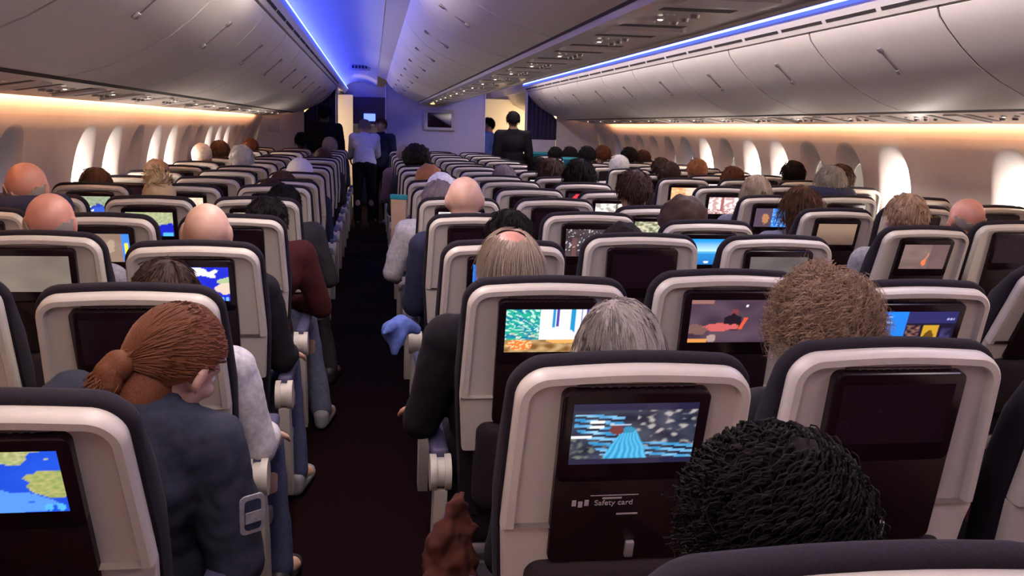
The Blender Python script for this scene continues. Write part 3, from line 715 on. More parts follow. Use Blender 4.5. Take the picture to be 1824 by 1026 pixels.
def remesh(bm, name, vox, smooth=3, disp=None):
    bmesh.ops.recalc_face_normals(bm, faces=bm.faces[:])
    me = bpy.data.meshes.new('t'); bm.to_mesh(me); bm.free(); o = bpy.data.objects.new('t', me); COL.objects.link(o)
    md = o.modifiers.new('r', 'REMESH'); md.mode = 'VOXEL'; md.voxel_size = vox
    if smooth: s = o.modifiers.new('s', 'SMOOTH'); s.factor = .5; s.iterations = smooth
    dg = bpy.context.evaluated_depsgraph_get(); dg.update()
    out = bpy.data.meshes.new_from_object(o.evaluated_get(dg)); bpy.data.objects.remove(o); bpy.data.meshes.remove(me)
    out.name = name
    if disp:
        displace(out, disp)
    out.shade_smooth(); out.materials.clear(); return out
def rotm(yaw=0, pitch=0, roll=0):
    """yaw + turns to the left, pitch + looks down, roll + tips to the right"""
    return M.Rotation(yaw, 3, 'Z') @ M.Rotation(-pitch, 3, 'X') @ M.Rotation(roll, 3, 'Y')
def hand(bm, wr, d, palm, thumb_side, curl=.5):
    d = V(d).normalized(); palm = V(palm); palm = (palm-d*palm.dot(d)).normalized(); s = d.cross(palm).normalized()*thumb_side
    wr = V(wr); c = wr+d*.052
    m3 = M((s, d, -palm)).transposed(); ell(bm, c, (.040, .055, .016), m3, 2)
    for i, L in enumerate((.066, .076, .071, .056)):
        k = wr+d*(.090-.004*abs(i-1.3))+s*(.029-.0195*i); a = d
        r = .0092-.0006*i; p = k-a*.02
        for j, seg in enumerate((.45, .32, .23)):
            ang = curl*(.55+.45*j); a = (a*math.cos(ang)+palm*math.sin(ang)).normalized() if j else (d*math.cos(curl*.4)+palm*math.sin(curl*.4)).normalized()
            q = p+a*L*(seg+(.3 if j == 0 else 0)); caps(bm, p, r, q, r*.93, 8); p = q; r *= .93
    t0 = wr+d*.025+s*.028; t1 = t0+(d*.6+s*.75+palm*.25).normalized()*.036; t2 = t1+(d*.9+s*.25+palm*.35).normalized()*.032
    caps(bm, t0, .014, t1, .011, 8); caps(bm, t1, .0105, t2, .0085, 8)
def head_parts(bm, c, Rm):
    def P(x, y, z): return V(c)+Rm @ V((x, y, z))
    def E_(x, y, z, a, b, cc, r=None): ell(bm, P(x, y, z), (a, b, cc), Rm if r is None else Rm @ r, 3)
    E_(0, -.008, .014, .076, .094, .088); E_(0, .022, -.038, .060, .068, .072); E_(0, .052, -.085, .036, .034, .026)
    E_(0, .074, .020, .052, .016, .016)                                       # brow
    caps(bm, P(0, .082, .012), .010, P(0, .106, -.028), .013); E_(.013, .094, -.033, .010, .011, .009); E_(-.013, .094, -.033, .010, .011, .009)   # nose
    E_(0, .083, -.058, .024, .011, .006); E_(0, .081, -.068, .020, .011, .007); E_(0, .078, -.092, .017, .013, .013)                        # lips, chin
    for s in (-1, 1):
        E_(s*.044, .058, -.025, .022, .022, .02)                                # cheek
        E_(s*.078, -.008, -.008, .010, .020, .033, M.Rotation(s*.35, 3, 'Z')); E_(s*.076, .002, -.034, .008, .010, .012)
def eyes_mesh(c, Rm):
    bm = bmesh.new()
    for s in (-1, 1): ell(bm, V(c)+Rm @ V((s*.031, .0745, .001)), (.0125, .0125, .0125), None, 2)
    me = finish(bm, 'eyes'); me.materials.append(MAT['eye']); me.materials.append(MAT['black'])
    for f in me.polygons:
        lc = Rm.transposed() @ (f.center-V(c))
        if lc.y > .0845 : f.material_index = 1
    return me
def mirror(d): return tuple(V((-p[0], p[1], p[2])) for p in d)
def sit_joints(**k):
    J = dict(pel=(0, .27, .56), abd=(0, .235, .70), che=(0, .175, .87), nb=(0, .135, 1.00), head=(0, .125, 1.155), hrot=rotm(0, .10),
             sh=[(-.170, .155, .945), (.170, .155, .945)], el=[(-.205, .20, .68), (.205, .20, .68)], wr=[(-.120, .42, .655), (.120, .42, .655)], hd=[(.30, .9, -.22), (-.30, .9, -.22)], palm=[(0, 0, -1), (0, 0, -1)],
             hip=[(-.085, .28, .54), (.085, .28, .54)], kn=[(-.115, .66, .545), (.115, .66, .545)], an=[(-.12, .63, .10), (.12, .63, .10)], toe=[(-.13, .77, .045), (.13, .77, .045)], curl=.5)
    J.update(k); return J
def stand_joints(**k):
    J = dict(pel=(0, 0, .95), abd=(0, .01, 1.10), che=(0, -.01, 1.28), nb=(0, -.015, 1.44), head=(0, .01, 1.60), hrot=rotm(0, .05),
             sh=[(-.185, -.01, 1.40), (.185, -.01, 1.40)], el=[(-.235, -.02, 1.12), (.235, -.02, 1.12)], wr=[(-.225, .14, .92), (.225, .14, .92)], hd=[(.1, .5, -.8), (-.1, .5, -.8)], palm=[(1, 0, 0), (-1, 0, 0)],
             hip=[(-.09, 0, .90), (.09, 0, .90)], kn=[(-.10, .03, .49), (.10, .03, .49)], an=[(-.10, -.02, .09), (.10, -.02, .09)], toe=[(-.11, .12, .035), (.11, .12, .035)], curl=.5)
    J.update(k); return J
def torso_rot(J):
    u = (V(J['nb'])-V(J['pel'])).normalized(); r = (V(J['sh'][1])-V(J['sh'][0])); r = (r-u*r.dot(u)).normalized(); f = u.cross(r)
    return M((r, f, u)).transposed()
def body_mesh(J, vox):
    bm = bmesh.new(); T = torso_rot(J)
    ell(bm, J['pel'], (.155, .115, .12), T); ell(bm, J['abd'], (.138, .105, .14), T); ell(bm, J['che'], (.155, .108, .16), T)
    caps(bm, J['sh'][0], .052, J['sh'][1], .052); nb, hd = V(J['nb']), V(J['head']); nk = hd+J['hrot'] @ V((0, -.022, -.055))
    caps(bm, nb-(nk-nb)*.35, .070, nk, .054); head_parts(bm, J['head'], J['hrot'])
    for s in (0, 1):
        for sd in (-1, 1): pass
        caps(bm, J['sh'][s], .054, J['el'][s], .041); caps(bm, J['el'][s], .041, J['wr'][s], .027); hand(bm, J['wr'][s], J['hd'][s], J['palm'][s], 1 if s == 0 else -1, J['curl'])
        caps(bm, J['hip'][s], .085, J['kn'][s], .056); caps(bm, J['kn'][s], .056, J['an'][s], .036)
        k = V(J['kn'][s]); a = V(J['an'][s]); ell(bm, k+(a-k)*.33+V((0, -.015, 0)), (.052, .055, .11), None, 2)
        caps(bm, V(J['an'][s])+V((0, 0, -.02)), .036, J['toe'][s], .032)
    return remesh(bm, 'body', vox, 3)
def wrinkle(amp, f=9.0):
    def d(co, n): return n*(amp*(MN.noise(co*f)+.5*MN.noise(co*f*2.3)))
    return d
def top_mesh(J, vox, puff=1.0, collar=False, cuff=.93, crease=0.):
    bm = bmesh.new(); T = torso_rot(J); p = .014*puff
    ell(bm, V(J['pel'])+T @ V((0, 0, .03)), (.165+p, .125+p, .13), T); ell(bm, J['abd'], (.148+p, .115+p, .15), T); ell(bm, J['che'], (.163+p, .116+p, .165), T)
    caps(bm, J['sh'][0], .062+p*.6, J['sh'][1], .062+p*.6)
    nb, hd = V(J['nb']), V(J['head']); u = (hd-nb).normalized(); caps(bm, nb-u*.03, .086, nb+u*(.025 if not collar else .05), .068)
    for s in (0, 1):
        e, w_ = V(J['el'][s]), V(J['wr'][s]); caps(bm, J['sh'][s], .058+p, e, .043+p); caps(bm, e, .043+p, e+(w_-e)*cuff, .034+p*.7)
    w1, w2 = wrinkle(.006*puff), wrinkle(crease, 17)
    return remesh(bm, 'top', vox, 2, lambda c, n: w1(c, n)+w2(c, n))
def trouser_mesh(J, vox):
    bm = bmesh.new(); T = torso_rot(J); ell(bm, J['pel'], (.168, .128, .125), T)
    for s in (0, 1):
        k, a = V(J['kn'][s]), V(J['an'][s]); caps(bm, J['hip'][s], .096, k, .068); caps(bm, k, .068, a+(k-a)*.0, .054)
    return remesh(bm, 'trousers', vox, 2, wrinkle(.004))
def shoe_mesh(J, s):
    bm = bmesh.new(); a, t = V(J['an'][s]), V(J['toe'][s]); h = V((a.x, a.y-.03, .038)); caps(bm, h, .036, (t.x, t.y+.03, .036), .038); caps(bm, h+V((0, 0, .035)), .040, a+V((0, .02, -.02)), .040)
    for v in bm.verts:
        if v.co.z < .004: v.co.z = .004
    return remesh(bm, 'shoe', .012, 2)
# hair, in the head's own frame
def cap_bm(rad=(.084, .104, .102), off=(0, -.010, .014), nape=-.095, sub=4, front=.050, crown_hole=None):
    bm = bmesh.new(); bmesh.ops.create_icosphere(bm, subdivisions=sub, radius=1.0)
    for v in bm.verts: v.co = V((v.co.x*rad[0]+off[0], v.co.y*rad[1]+off[1], v.co.z*rad[2]+off[2]))
    def keep(c):
        y = c.y; lim = nape+(front-nape)*max(0, min(1, (y+.095)/.165))**.8
        if y > .0 and c.z < .045 and abs(c.x) > .05: lim = max(lim, -.005+y*1.2)
        if c.z < lim: return False
        if crown_hole and math.hypot(c.x/.9, (c.y-crown_hole[1])) < crown_hole[0] and c.z > (-.030+.055*min(1, (c.x/.08)**2)+.012*MN.noise(c*30) if crown_hole[0] > .1 else .03): return False
        return True
    bmesh.ops.delete(bm, geom=[v for v in bm.verts if not keep(v.co)], context='VERTS')
    return bm
def solid(bm, t):
    g = bmesh.ops.solidify(bm, geom=bm.faces[:], thickness=t); return bm
def strands(bm, n, root, length, droop, r=.0013, curl=0., seed=1, gather=None, npts=8, sides=3, wave=.0, lift=.35):
    rr = random.Random(seed)
    for _ in range(n):
        p, nrm, tan = root(rr); pts = [p]; d = (nrm*lift+tan).normalized(); L = length*rr.uniform(.7, 1.15)/npts; ph = rr.uniform(0, 6.28); ax1, ax2 = ring_basis(d)
        for k in range(npts):
            t = (k+1)/npts
            if gather is not None: g = (gather-p); d = (d*.6+g.normalized()*.7).normalized() if g.length > .01 else d
            else: d = (d+V((0, 0, -droop))*.3+V((rr.uniform(-1, 1), rr.uniform(-1, 1), rr.uniform(-1, 1)))*.10).normalized()
            p = p+d*L
            c = (ax1*math.cos(ph+t*curl*6.28)+ax2*math.sin(ph+t*curl*6.28))*wave if wave else V((0, 0, 0))
            pts.append(p+c)
        rings = []
        for k, q in enumerate(pts):
            t = (pts[min(k+1, npts)]-pts[max(k-1, 0)]); a, b = ring_basis(t if t.length > 1e-7 else V((0, 0, 1))); w_ = r*(1-.75*k/npts)
            rings.append([q+(a*math.cos(2*PI*i/sides)+b*math.sin(2*PI*i/sides))*w_ for i in range(sides)])
        rings_mesh(bm, rings, True, True)
def scalp_root(rad=(.086, .106, .104), off=(0, -.010, .014), zmin=-.06, front=.05, tang='down', part=None, hole=None):
    def f(rr):
        while True:
            z = rr.uniform(-1, 1); a = rr.uniform(0, 6.283); s = math.sqrt(1-z*z); n = V((s*math.cos(a), s*math.sin(a), z))
            p = V((n.x*rad[0]+off[0], n.y*rad[1]+off[1], n.z*rad[2]+off[2]))
            lim = zmin+(front-zmin)*max(0, min(1, (p.y+.095)/.165))
            if p.z > lim and not (hole and p.z > .04 and math.hypot(p.x/.85, p.y+.045) < hole): break
        nn = V((n.x/rad[0], n.y/rad[1], n.z/rad[2])).normalized()
        base = {'down': V((0, 0, -1)), 'back': V((0, -1, -.25)), 'crown': (p-V((part if part else .02, -.03, .12)))}[tang]
        t = (base-nn*base.dot(nn)); t = t.normalized() if t.length > 1e-6 else nn.orthogonal()
        return p, nn, t
    return f
def bm_mesh(bm, nm, disp=None):
    me = finish(bm, nm, True, 80)
    if disp:
        displace(me, disp)
    return me
HAIR = {}
def hair(kind):
    if kind in HAIR: return HAIR[kind]
    if kind == 'short': bm = solid(cap_bm(), .008); strands(bm, 900, scalp_root(tang='crown', part=.02), .045, .6, .0016, seed=9, npts=4); me = bm_mesh(bm, 'hair', wrinkle(.004, 40))
    elif kind == 'fringe': me = bm_mesh(solid(cap_bm((.081, .100, .098), nape=-.09, front=.02, crown_hole=(.3, .0)), .006), 'hair', wrinkle(.003, 50))
    elif kind == 'thin':
        bm = solid(cap_bm((.082, .101, .099), crown_hole=(.046, -.04)), .006); strands(bm, 1200, scalp_root((.083, .102, .100), tang='crown', part=.0, hole=.044), .085, .5, .0012, seed=5, lift=.06); me = bm_mesh(bm, 'hair')
    elif kind == 'greybob':
        bm = solid(cap_bm((.083, .103, .103)), .006); strands(bm, 1700, scalp_root((.085, .105, .105), tang='crown', part=-.03), .12, .9, .0013, seed=3, curl=.4, wave=.003, lift=.08); me = bm_mesh(bm, 'hair', wrinkle(.003, 25))
    elif kind == 'curlygrey':
        bm = solid(cap_bm((.092, .112, .110), nape=-.10, front=.05), .008)
        me0 = bm_mesh(bm, 'hair', wrinkle(.012, 26)); bm = bmesh.new(); bm.from_mesh(me0); strands(bm, 3000, scalp_root((.092, .112, .110), zmin=-.10, tang='crown'), .070, .45, .0011, curl=1.5, wave=.012, seed=8, lift=.75); me = bm_mesh(bm, 'hair')
    elif kind == 'curlyblack':
        bm = solid(cap_bm((.125, .140, .122), nape=-.14, front=.04), .012)
        me0 = bm_mesh(bm, 'hair', wrinkle(.020, 22)); bm = bmesh.new(); bm.from_mesh(me0); strands(bm, 1300, scalp_root((.130, .145, .126), zmin=-.14, tang='down'), .10, .35, .0030, curl=2.4, wave=.013, seed=4, npts=16, sides=4); me = bm_mesh(bm, 'hair')
    elif kind == 'afro':
        bm = bmesh.new(); ell(bm, (0, -.02, .03), (.130, .135, .115), None, 5); me = bm_mesh(bm, 'hair', wrinkle(.014, 40))
    elif kind == 'curly': me = bm_mesh(solid(cap_bm((.104, .122, .114), nape=-.11, front=.04), .01), 'hair', wrinkle(.013, 32))
    elif kind == 'long':
        bm = solid(cap_bm((.086, .106, .104), nape=-.12), .008); bm2 = bm
        for i in range(13):
            a = PI*(.98+1.04*i/12) ; x, y = .072*math.cos(a), -.01+.082*math.sin(a); caps(bm2, (x, y, -.02), .020, (x*1.05, y*1.0-.012, -.24-.02*math.sin(i*2.1)), .012, 8)
        strands(bm2, 900, scalp_root(tang='crown', part=.0), .16, .8, .0014, seed=13); me = bm_mesh(bm2, 'hair', wrinkle(.003, 30))
    elif kind == 'bun':
        bm = solid(cap_bm(), .007); ell(bm, (0, -.055, .105), (.056, .052, .046), None, 4)
        def knot(rr):
            n = V((rr.uniform(-1, 1), rr.uniform(-1, 1), rr.uniform(-1, 1))).normalized(); return V((0, -.055, .105))+V((n.x*.056, n.y*.052, n.z*.046)), n, n.cross(V((.3, 1, .2))).normalized()
        strands(bm, 170, knot, .055, 0, .0035, curl=.6, wave=.003, seed=2, lift=.0, npts=5); me = bm_mesh(bm, 'hair', wrinkle(.006, 45))
    elif kind == 'pony':
        tie = V((-.015, -.118, -.055)); bm = solid(cap_bm((.085, .105, .104), nape=-.125), .007); caps(bm, (0, -.045, -.06), .055, (0, -.05, -.12), .05); strands(bm, 1500, scalp_root((.087, .107, .106), tang='back'), .16, 0, .0013, seed=11, gather=tie, npts=10)
        p = tie.copy(); dn = POSE['leaner']['J']['hrot'].transposed() @ V((-.42, -.10, -.90))
        for i in range(8):
            q = tie+V((0, -.012, 0))+dn*(.021*(i+1))+V((.006*math.sin(i*1.3), 0, 0)); caps(bm, p, .030-.0014*i, q, .028-.0014*i, 10); p = q
        def tail(rr):
            t = rr.uniform(0, 1); a = rr.uniform(0, 6.28); c = tie+V((0, -.012, 0))+dn*(.02+.14*t); e1, e2 = ring_basis(dn); n = e1*math.cos(a)+e2*math.sin(a); return c+n*.024, n, dn.normalized()
        strands(bm, 420, tail, .10, .4, .0016, curl=1.0, wave=.006, seed=6); me = bm_mesh(bm, 'hair')
    elif kind == 'beanie':
        bm = bmesh.new(); ell(bm, (0, -.012, .022), (.095, .112, .112), None, 4); bmesh.ops.delete(bm, geom=[v for v in bm.verts if v.co.z < -.03-.2*v.co.y*0], context='VERTS'); solid(bm, .01); me = bm_mesh(bm, 'cap', wrinkle(.004, 30))
    HAIR[kind] = me; return me
NEARV, FARV = .0075, .012
POSE = {}
def pose(kind):
    if kind in POSE: return POSE[kind]
    near = False
    if kind == 'sit': J = sit_joints()
    elif kind == 'sit_near': J = sit_joints(); near = True
    elif kind == 'arm_r':      # right forearm out on the aisle armrest
        J = sit_joints(el=[(-.205, .20, .68), (.235, .20, .69)], wr=[(-.12, .42, .655), (.24, .45, .645)], hd=[(.3, .9, -.22), (-.05, .9, -.35)], kn=[(-.10, .66, .545), (.20, .66, .545)], an=[(-.10, .63, .10), (.25, .60, .10)], toe=[(-.11, .77, .045), (.285, .73, .045)]); near = True
    elif kind == 'arm_l':
        J = sit_joints(el=[(-.235, .21, .685), (.205, .20, .68)], wr=[(-.235, .45, .650), (.12, .42, .655)], hd=[(.05, .9, -.35), (-.3, .9, -.22)]); near = True
    elif kind == 'forward_r':  # bent forward over the lap, right elbow in the aisle
        J = sit_joints(abd=(0, .28, .70), che=(.04, .33, .83), nb=(.05, .40, .93), head=(.05, .47, 1.04), hrot=rotm(0, .6), sh=[(-.13, .36, .90), (.21, .35, .90)], el=[(-.20, .42, .66), (.29, .40, .66)], wr=[(-.08, .58, .64), (.17, .58, .64)], kn=[(-.10, .66, .545), (.19, .66, .545)], an=[(-.10, .63, .10), (.28, .62, .10)], toe=[(-.11, .77, .045), (.31, .75, .045)])
    elif kind == 'forward_l':
        J = sit_joints(abd=(0, .26, .70), che=(-.04, .27, .85), nb=(-.05, .31, .96), head=(-.05, .36, 1.08), hrot=rotm(0, .5), sh=[(-.225, .29, .92), (.13, .30, .92)], el=[(-.30, .33, .69), (.20, .42, .66)], wr=[(-.275, .56, .66), (.08, .58, .64)], hd=[(.1, .9, -.4), (-.3, .9, -.2)])
    elif kind == 'leaner':     # leans out to the aisle with the head bowed
        J = sit_joints(pel=(.03, .28, .56), abd=(.04, .26, .69), che=(.065, .215, .82), nb=(.10, .215, .945), head=(.165, .262, 1.02), hrot=rotm(-.50, .55, .22), sh=[(.0, .17, .955), (.235, .20, .865)],
                       el=[(-.06, .27, .71), (.275, .22, .61)], wr=[(.04, .46, .66), (.17, .46, .65)], hd=[(.5, .8, -.2), (-.5, .8, -.2)]); near = True
    elif kind == 'stand': J = stand_joints()
    elif kind == 'walk': J = stand_joints(kn=[(-.10, .12, .51), (.10, .0, .49)], an=[(-.10, .06, .10), (.10, -.18, .13)], toe=[(-.11, .20, .04), (.11, -.06, .04)])
    elif kind == 'serve':      # bends forward towards the seats on the left
        J = stand_joints(abd=(0, .05, 1.08), che=(0, .13, 1.23), nb=(0, .22, 1.36), head=(.0, .31, 1.49), hrot=rotm(.2, .45), sh=[(-.165, .19, 1.33), (.165, .19, 1.33)], el=[(-.20, .32, 1.08), (.19, .33, 1.08)], wr=[(-.22, .48, 1.02), (.16, .52, 1.02)])
    v = NEARV if near else FARV
    POSE[kind] = dict(J=J, body=body_mesh(J, v), top=top_mesh(J, v*1.2, crease=.007 if kind == 'leaner' else .003), top_puff=None, legs=trouser_mesh(J, .012), shoe=[shoe_mesh(J, 0), shoe_mesh(J, 1)], eyes=eyes_mesh(J['head'], J['hrot']))
    return POSE[kind]
def mlink(name, me, m, parent, mtx=None):
    o = bpy.data.objects.new(name, me); COL.objects.link(o); o.parent = parent
    if not me.materials: me.materials.append(m)
    if me.materials[0] != m:
        o.material_slots[0].link = 'OBJECT'; o.material_slots[0].material = m
    if mtx is not None: o.matrix_local = mtx
    return o
def person(loc, kind, scale, label, skin, top, legs, hk=None, hm=None, shoes='shoe', group='seated passengers', hscale=1.0, rotz=0., hrot_extra=None, topname='jumper'):
    Pz = pose(kind); o = thing('person', loc, label, 'person', group, (0, 0, rotz)); o.scale = (scale,)*3
    mlink('body', Pz['body'], SKIN[skin], o); mlink(topname, Pz['top'], CLOTH[top], o); mlink('trousers', Pz['legs'], CLOTH[legs], o)
    for s in (0, 1): mlink('shoe', Pz['shoe'][s], MAT[shoes], o)
    mlink('eyes', Pz['eyes'], MAT['eye'], o)
    if hk:
        m = M.Translation(V(Pz['J']['head'])) @ Pz['J']['hrot'].to_4x4() @ M.Scale(hscale, 4)
        if hrot_extra is not None: m = m @ hrot_extra.to_4x4()
        mlink('knitted_hat' if hk == 'beanie' else 'hair', hair(hk), HAIRM[hm] if hm in HAIRM else CLOTH[hm], o, m)
    return o
# seat, head sideways offset from the seat centre, height of the top of the head, pose, label, skin, top, legs, hair kind, hair colour, hair scale
PEOPLE = [
 ('D0', .02, 1.20, 'sit_near', 'person with big dark curly hair in the nearest centre seat', 'dark', 'cream', 'black', 'curlyblack', 'black', .75),
 ('F1', .17, 1.20, 'sit', 'person in maroon top at the right edge of the photo', 'light', 'maroon', 'black', 'short', 'brown', 1.0),
 ('D1', .04, 1.18, 'sit_near', 'grey-haired person in the seat whose screen shows a blue-robed figure', 'light', 'black', 'charcoal', 'greybob', 'grey', 1.0),
 ('E1', -.01, 1.245, 'sit_near', 'person with bushy sandy-grey curls, topmost head of the near centre rows', 'light', 'charcoal', 'black', 'curlygrey', 'sand', 1.0),
 ('D2', -.06, 1.235, 'arm_l', 'person with thinning grey-blond hair and black sleeve on the aisle armrest', 'ruddy', 'black', 'black', 'thin', 'thinblond', 1.0),
 ('D3', .05, 1.21, 'arm_l', 'person with black hair just behind the thinning grey-blond head', 'tan', 'black', 'black', 'short', 'black', 1.0),
 ('D4', -.03, 1.285, 'sit', 'bald person in the centre block, ears showing beside the bare scalp', 'light', 'navy', 'charcoal', None, None, 1.0),
 ('D5', -.02, 1.15, 'forward_l', 'person bent forward with white sleeve and bare hand on the centre aisle armrest', 'light', 'white', 'charcoal', 'short', 'mauve', 1.0),
 ('D6', -.02, 1.225, 'sit', 'person in a pale blue-white knitted hat in the centre block', 'light', 'greyblue', 'charcoal', 'beanie', 'shirt', 1.0),
 ('D7', -.05, 1.255, 'sit', 'person with grey and ginger hair behind the pale knitted hat', 'light', 'mauve', 'charcoal', 'curly', 'orange', .92),
 ('D10', -.03, 1.335, 'sit', 'person with a large round black afro near the centre bulkhead', 'dark', 'charcoal', 'black', 'afro', 'black', 1.0),
 ('D12', -.08, 1.31, 'sit', 'person with mauve-grey hair beyond the black afro', 'light', 'mauve', 'charcoal', 'curly', 'mauve', .9),
 ('E3', 0.0, 1.185, 'sit', 'person with short black curls just showing above a centre middle seat', 'dark', 'black', 'black', 'curly', 'black', .86),
 ('E8', .09, 1.205, 'sit', 'person with mauve-grey hair in the centre middle seats', 'light', 'greyblue', 'charcoal', 'short', 'mauve', 1.05),
 ('F4', -.03, 1.215, 'sit', 'person with wide dark brown curls before the screen of blue sky', 'tan', 'maroon', 'black', 'curly', 'darkbrown', 1.12),
 ('F5', -.04, 1.295, 'sit', 'person with short dark hair, tall head in the centre right seats', 'tan', 'black', 'charcoal', 'short', 'darkbrown', 1.0),
 ('F7', .03, 1.295, 'sit', 'person with long black hair and olive shoulders in the centre right seats', 'tan', 'olive', 'charcoal', 'long', 'black', 1.0),
 ('F8', -.02, 1.27, 'sit', 'person with dark brown hair behind the long black hair', 'tan', 'charcoal', 'charcoal', 'long', 'darkbrown', 1.0),
 ('F9', .01, 1.255, 'sit', 'person with short black hair, second behind the long black hair', 'tan', 'charcoal', 'charcoal', 'short', 'black', 1.0),
 ('H4', .05, 1.245, 'sit', 'person with grey-brown hair above the screen of an orange flame', 'light', 'slategrey', 'charcoal', 'short', 'sand', 1.0),
 ('H5', -.08, 1.225, 'sit', 'person with long brown hair and blue face mask in the right aisle line', 'light', 'greyblue', 'charcoal', 'long', 'brown', 1.0),
 ('H6', 0.0, 1.245, 'sit', 'person with ash-blond bob in the right aisle line', 'light', 'greyblue', 'charcoal', 'greybob', 'thinblond', 1.0),
 ('H8', -.05, 1.265, 'sit', 'person with dark brown hair beside the warm orange screen', 'tan', 'charcoal', 'charcoal', 'short', 'darkbrown', 1.0),
 ('H10', -.04, 1.265, 'sit', 'white-haired person above the small red screen', 'light', 'white', 'charcoal', 'short', 'white', 1.0),
 ('H12', -.01, 1.315, 'sit', 'dark-haired person far along the right aisle line', 'tan', 'charcoal', 'charcoal', 'short', 'black', 1.0),
 ('H13', -.03, 1.29, 'sit', 'dark-haired person behind the teal blanket, nearer of two', 'tan', 'black', 'charcoal', 'short', 'black', 1.0),
 ('H14', -.07, 1.27, 'sit', 'dark-haired person behind the teal blanket, farther of two', 'tan', 'black', 'charcoal', 'short', 'black', 1.0),
 ('J4', -.08, 1.225, 'sit', 'ruddy balding person with grey fringe by the right wall', 'ruddy', 'slategrey', 'charcoal', 'fringe', 'grey', 1.0),
 ('J6', .02, 1.31, 'sit', 'person with silver hair and grey-green collar by the right windows', 'light', 'slategrey', 'charcoal', 'short', 'grey', 1.0),
 ('J8', 0.0, 1.235, 'sit', 'person with reddish brown hair in the right block middle', 'ruddy', 'navy', 'charcoal', 'short', 'auburn', 1.0),
 ('J9', -.04, 1.275, 'sit', 'ginger-haired person with teal scarf in the right block', 'ruddy', 'greyblue', 'charcoal', 'short', 'orange', .95),
 ('J10', -.12, 1.25, 'sit', 'dark-haired person one row beyond the ginger-haired person', 'tan', 'charcoal', 'charcoal', 'short', 'darkbrown', 1.0),
 ('J12', 0.0, 1.315, 'sit', 'dark-haired person far along the right block middle', 'tan', 'charcoal', 'charcoal', 'short', 'black', 1.0),
 ('J13', -.12, 1.315, 'sit', 'person with reddish dark hair at the far right block', 'ruddy', 'charcoal', 'charcoal', 'short', 'auburn', 1.0),
 ('K7', .02, 1.295, 'sit', 'dark-haired person against the right wall, nearer window head', 'dark', 'maroon', 'charcoal', 'short', 'darkbrown', 1.0),
 ('K8', .02, 1.29, 'sit', 'brown-skinned person against the right wall, beyond the nearer window head', 'dark', 'rust', 'charcoal', 'short', 'black', 1.0),
 ('K13', -.10, 1.27, 'sit', 'dark-haired person in the far right window seats', 'tan', 'charcoal', 'charcoal', 'short', 'darkbrown', 1.0),
 ('C2', .03, 1.135, 'arm_r', 'person with dark brown hair and white sleeve just beyond the denim jacket', 'light', 'white', 'jeans', 'short', 'darkbrown', 1.0),
 ('C3', 0.0, 1.225, 'arm_r', 'bald person with dark sleeve and jeans in the left aisle line', 'light', 'black', 'jeans', None, None, 1.0),
 ('C4', .02, 1.15, 'forward_r', 'person in red jacket and grey jeans bent forward at the left aisle', 'tan', 'red', 'greyblue', 'short', 'black', 1.0),
 ('C5', .02, 1.15, 'forward_r', 'person in dark jacket bent forward beyond the red jacket', 'tan', 'charcoal', 'charcoal', 'short', 'black', 1.0),
 ('C6', -.04, 1.165, 'sit', 'person with dark brown hair, nearer of two dark heads by the left aisle', 'tan', 'charcoal', 'charcoal', 'short', 'darkbrown', 1.0),
 ('C7', -.04, 1.175, 'sit', 'person with brown hair, farther of two dark heads by the left aisle', 'tan', 'charcoal', 'charcoal', 'short', 'brown', 1.0),
 ('C8', .01, 1.225, 'sit', 'person in a white knitted hat by the left aisle', 'light', 'navy', 'charcoal', 'beanie', 'white', 1.12),
 ('C12', .02, 1.245, 'sit', 'person with dark brown hair far along the left aisle line', 'tan', 'charcoal', 'charcoal', 'curly', 'darkbrown', .95),
 ('C15', -.01, 1.315, 'sit', 'person with grey hair at the far end of the left aisle line', 'light', 'charcoal', 'charcoal', 'short', 'grey', 1.0),
 ('B3', -.03, 1.245, 'sit_near', 'ruddy bald person with thin grey fringe in the left block middle', 'ruddy', 'slategrey', 'charcoal', 'fringe', 'grey', 1.0),
 ('B5', -.01, 1.255, 'sit', 'person with blond hair knotted in a bun in the left block', 'light', 'mauve', 'charcoal', 'bun', 'blonde', 1.0),
 ('B9', -.03, 1.30, 'sit', 'white-haired person in the left block middle', 'light', 'white', 'charcoal', 'short', 'white', 1.0),
 ('B16', .06, 1.36, 'sit', 'black-haired person at the far left partition', 'dark', 'black', 'charcoal', 'short', 'black', 1.0),
 ('A4', .12, 1.31, 'sit', 'grey-fringed bald person with navy neck pillow by the left windows', 'ruddy', 'navy', 'charcoal', 'fringe', 'grey', 1.0),
 ('A6', -.04, 1.21, 'sit', 'brown-haired person at the left wall before the bright windows', 'tan', 'charcoal', 'charcoal', 'short', 'brown', 1.0),
 ('A8', -.04, 1.22, 'sit', 'person with blond-brown hair at the left wall', 'light', 'charcoal', 'charcoal', 'curly', 'sand', .92),
 ('A10', .01, 1.30, 'sit', 'person with smooth pale bald head at the left wall', 'light', 'white', 'charcoal', 'beanie', 'cream', .95),
 ('A11', .04, 1.30, 'sit', 'person in pinkish top beyond the pale head at the left wall', 'ruddy', 'rust', 'charcoal', 'short', 'brown', 1.0),
 ('A14', .04, 1.29, 'sit', 'person with dark reddish hair at the far left wall', 'tan', 'maroon', 'charcoal', 'short', 'auburn', 1.0),
]
TOPZ = {}
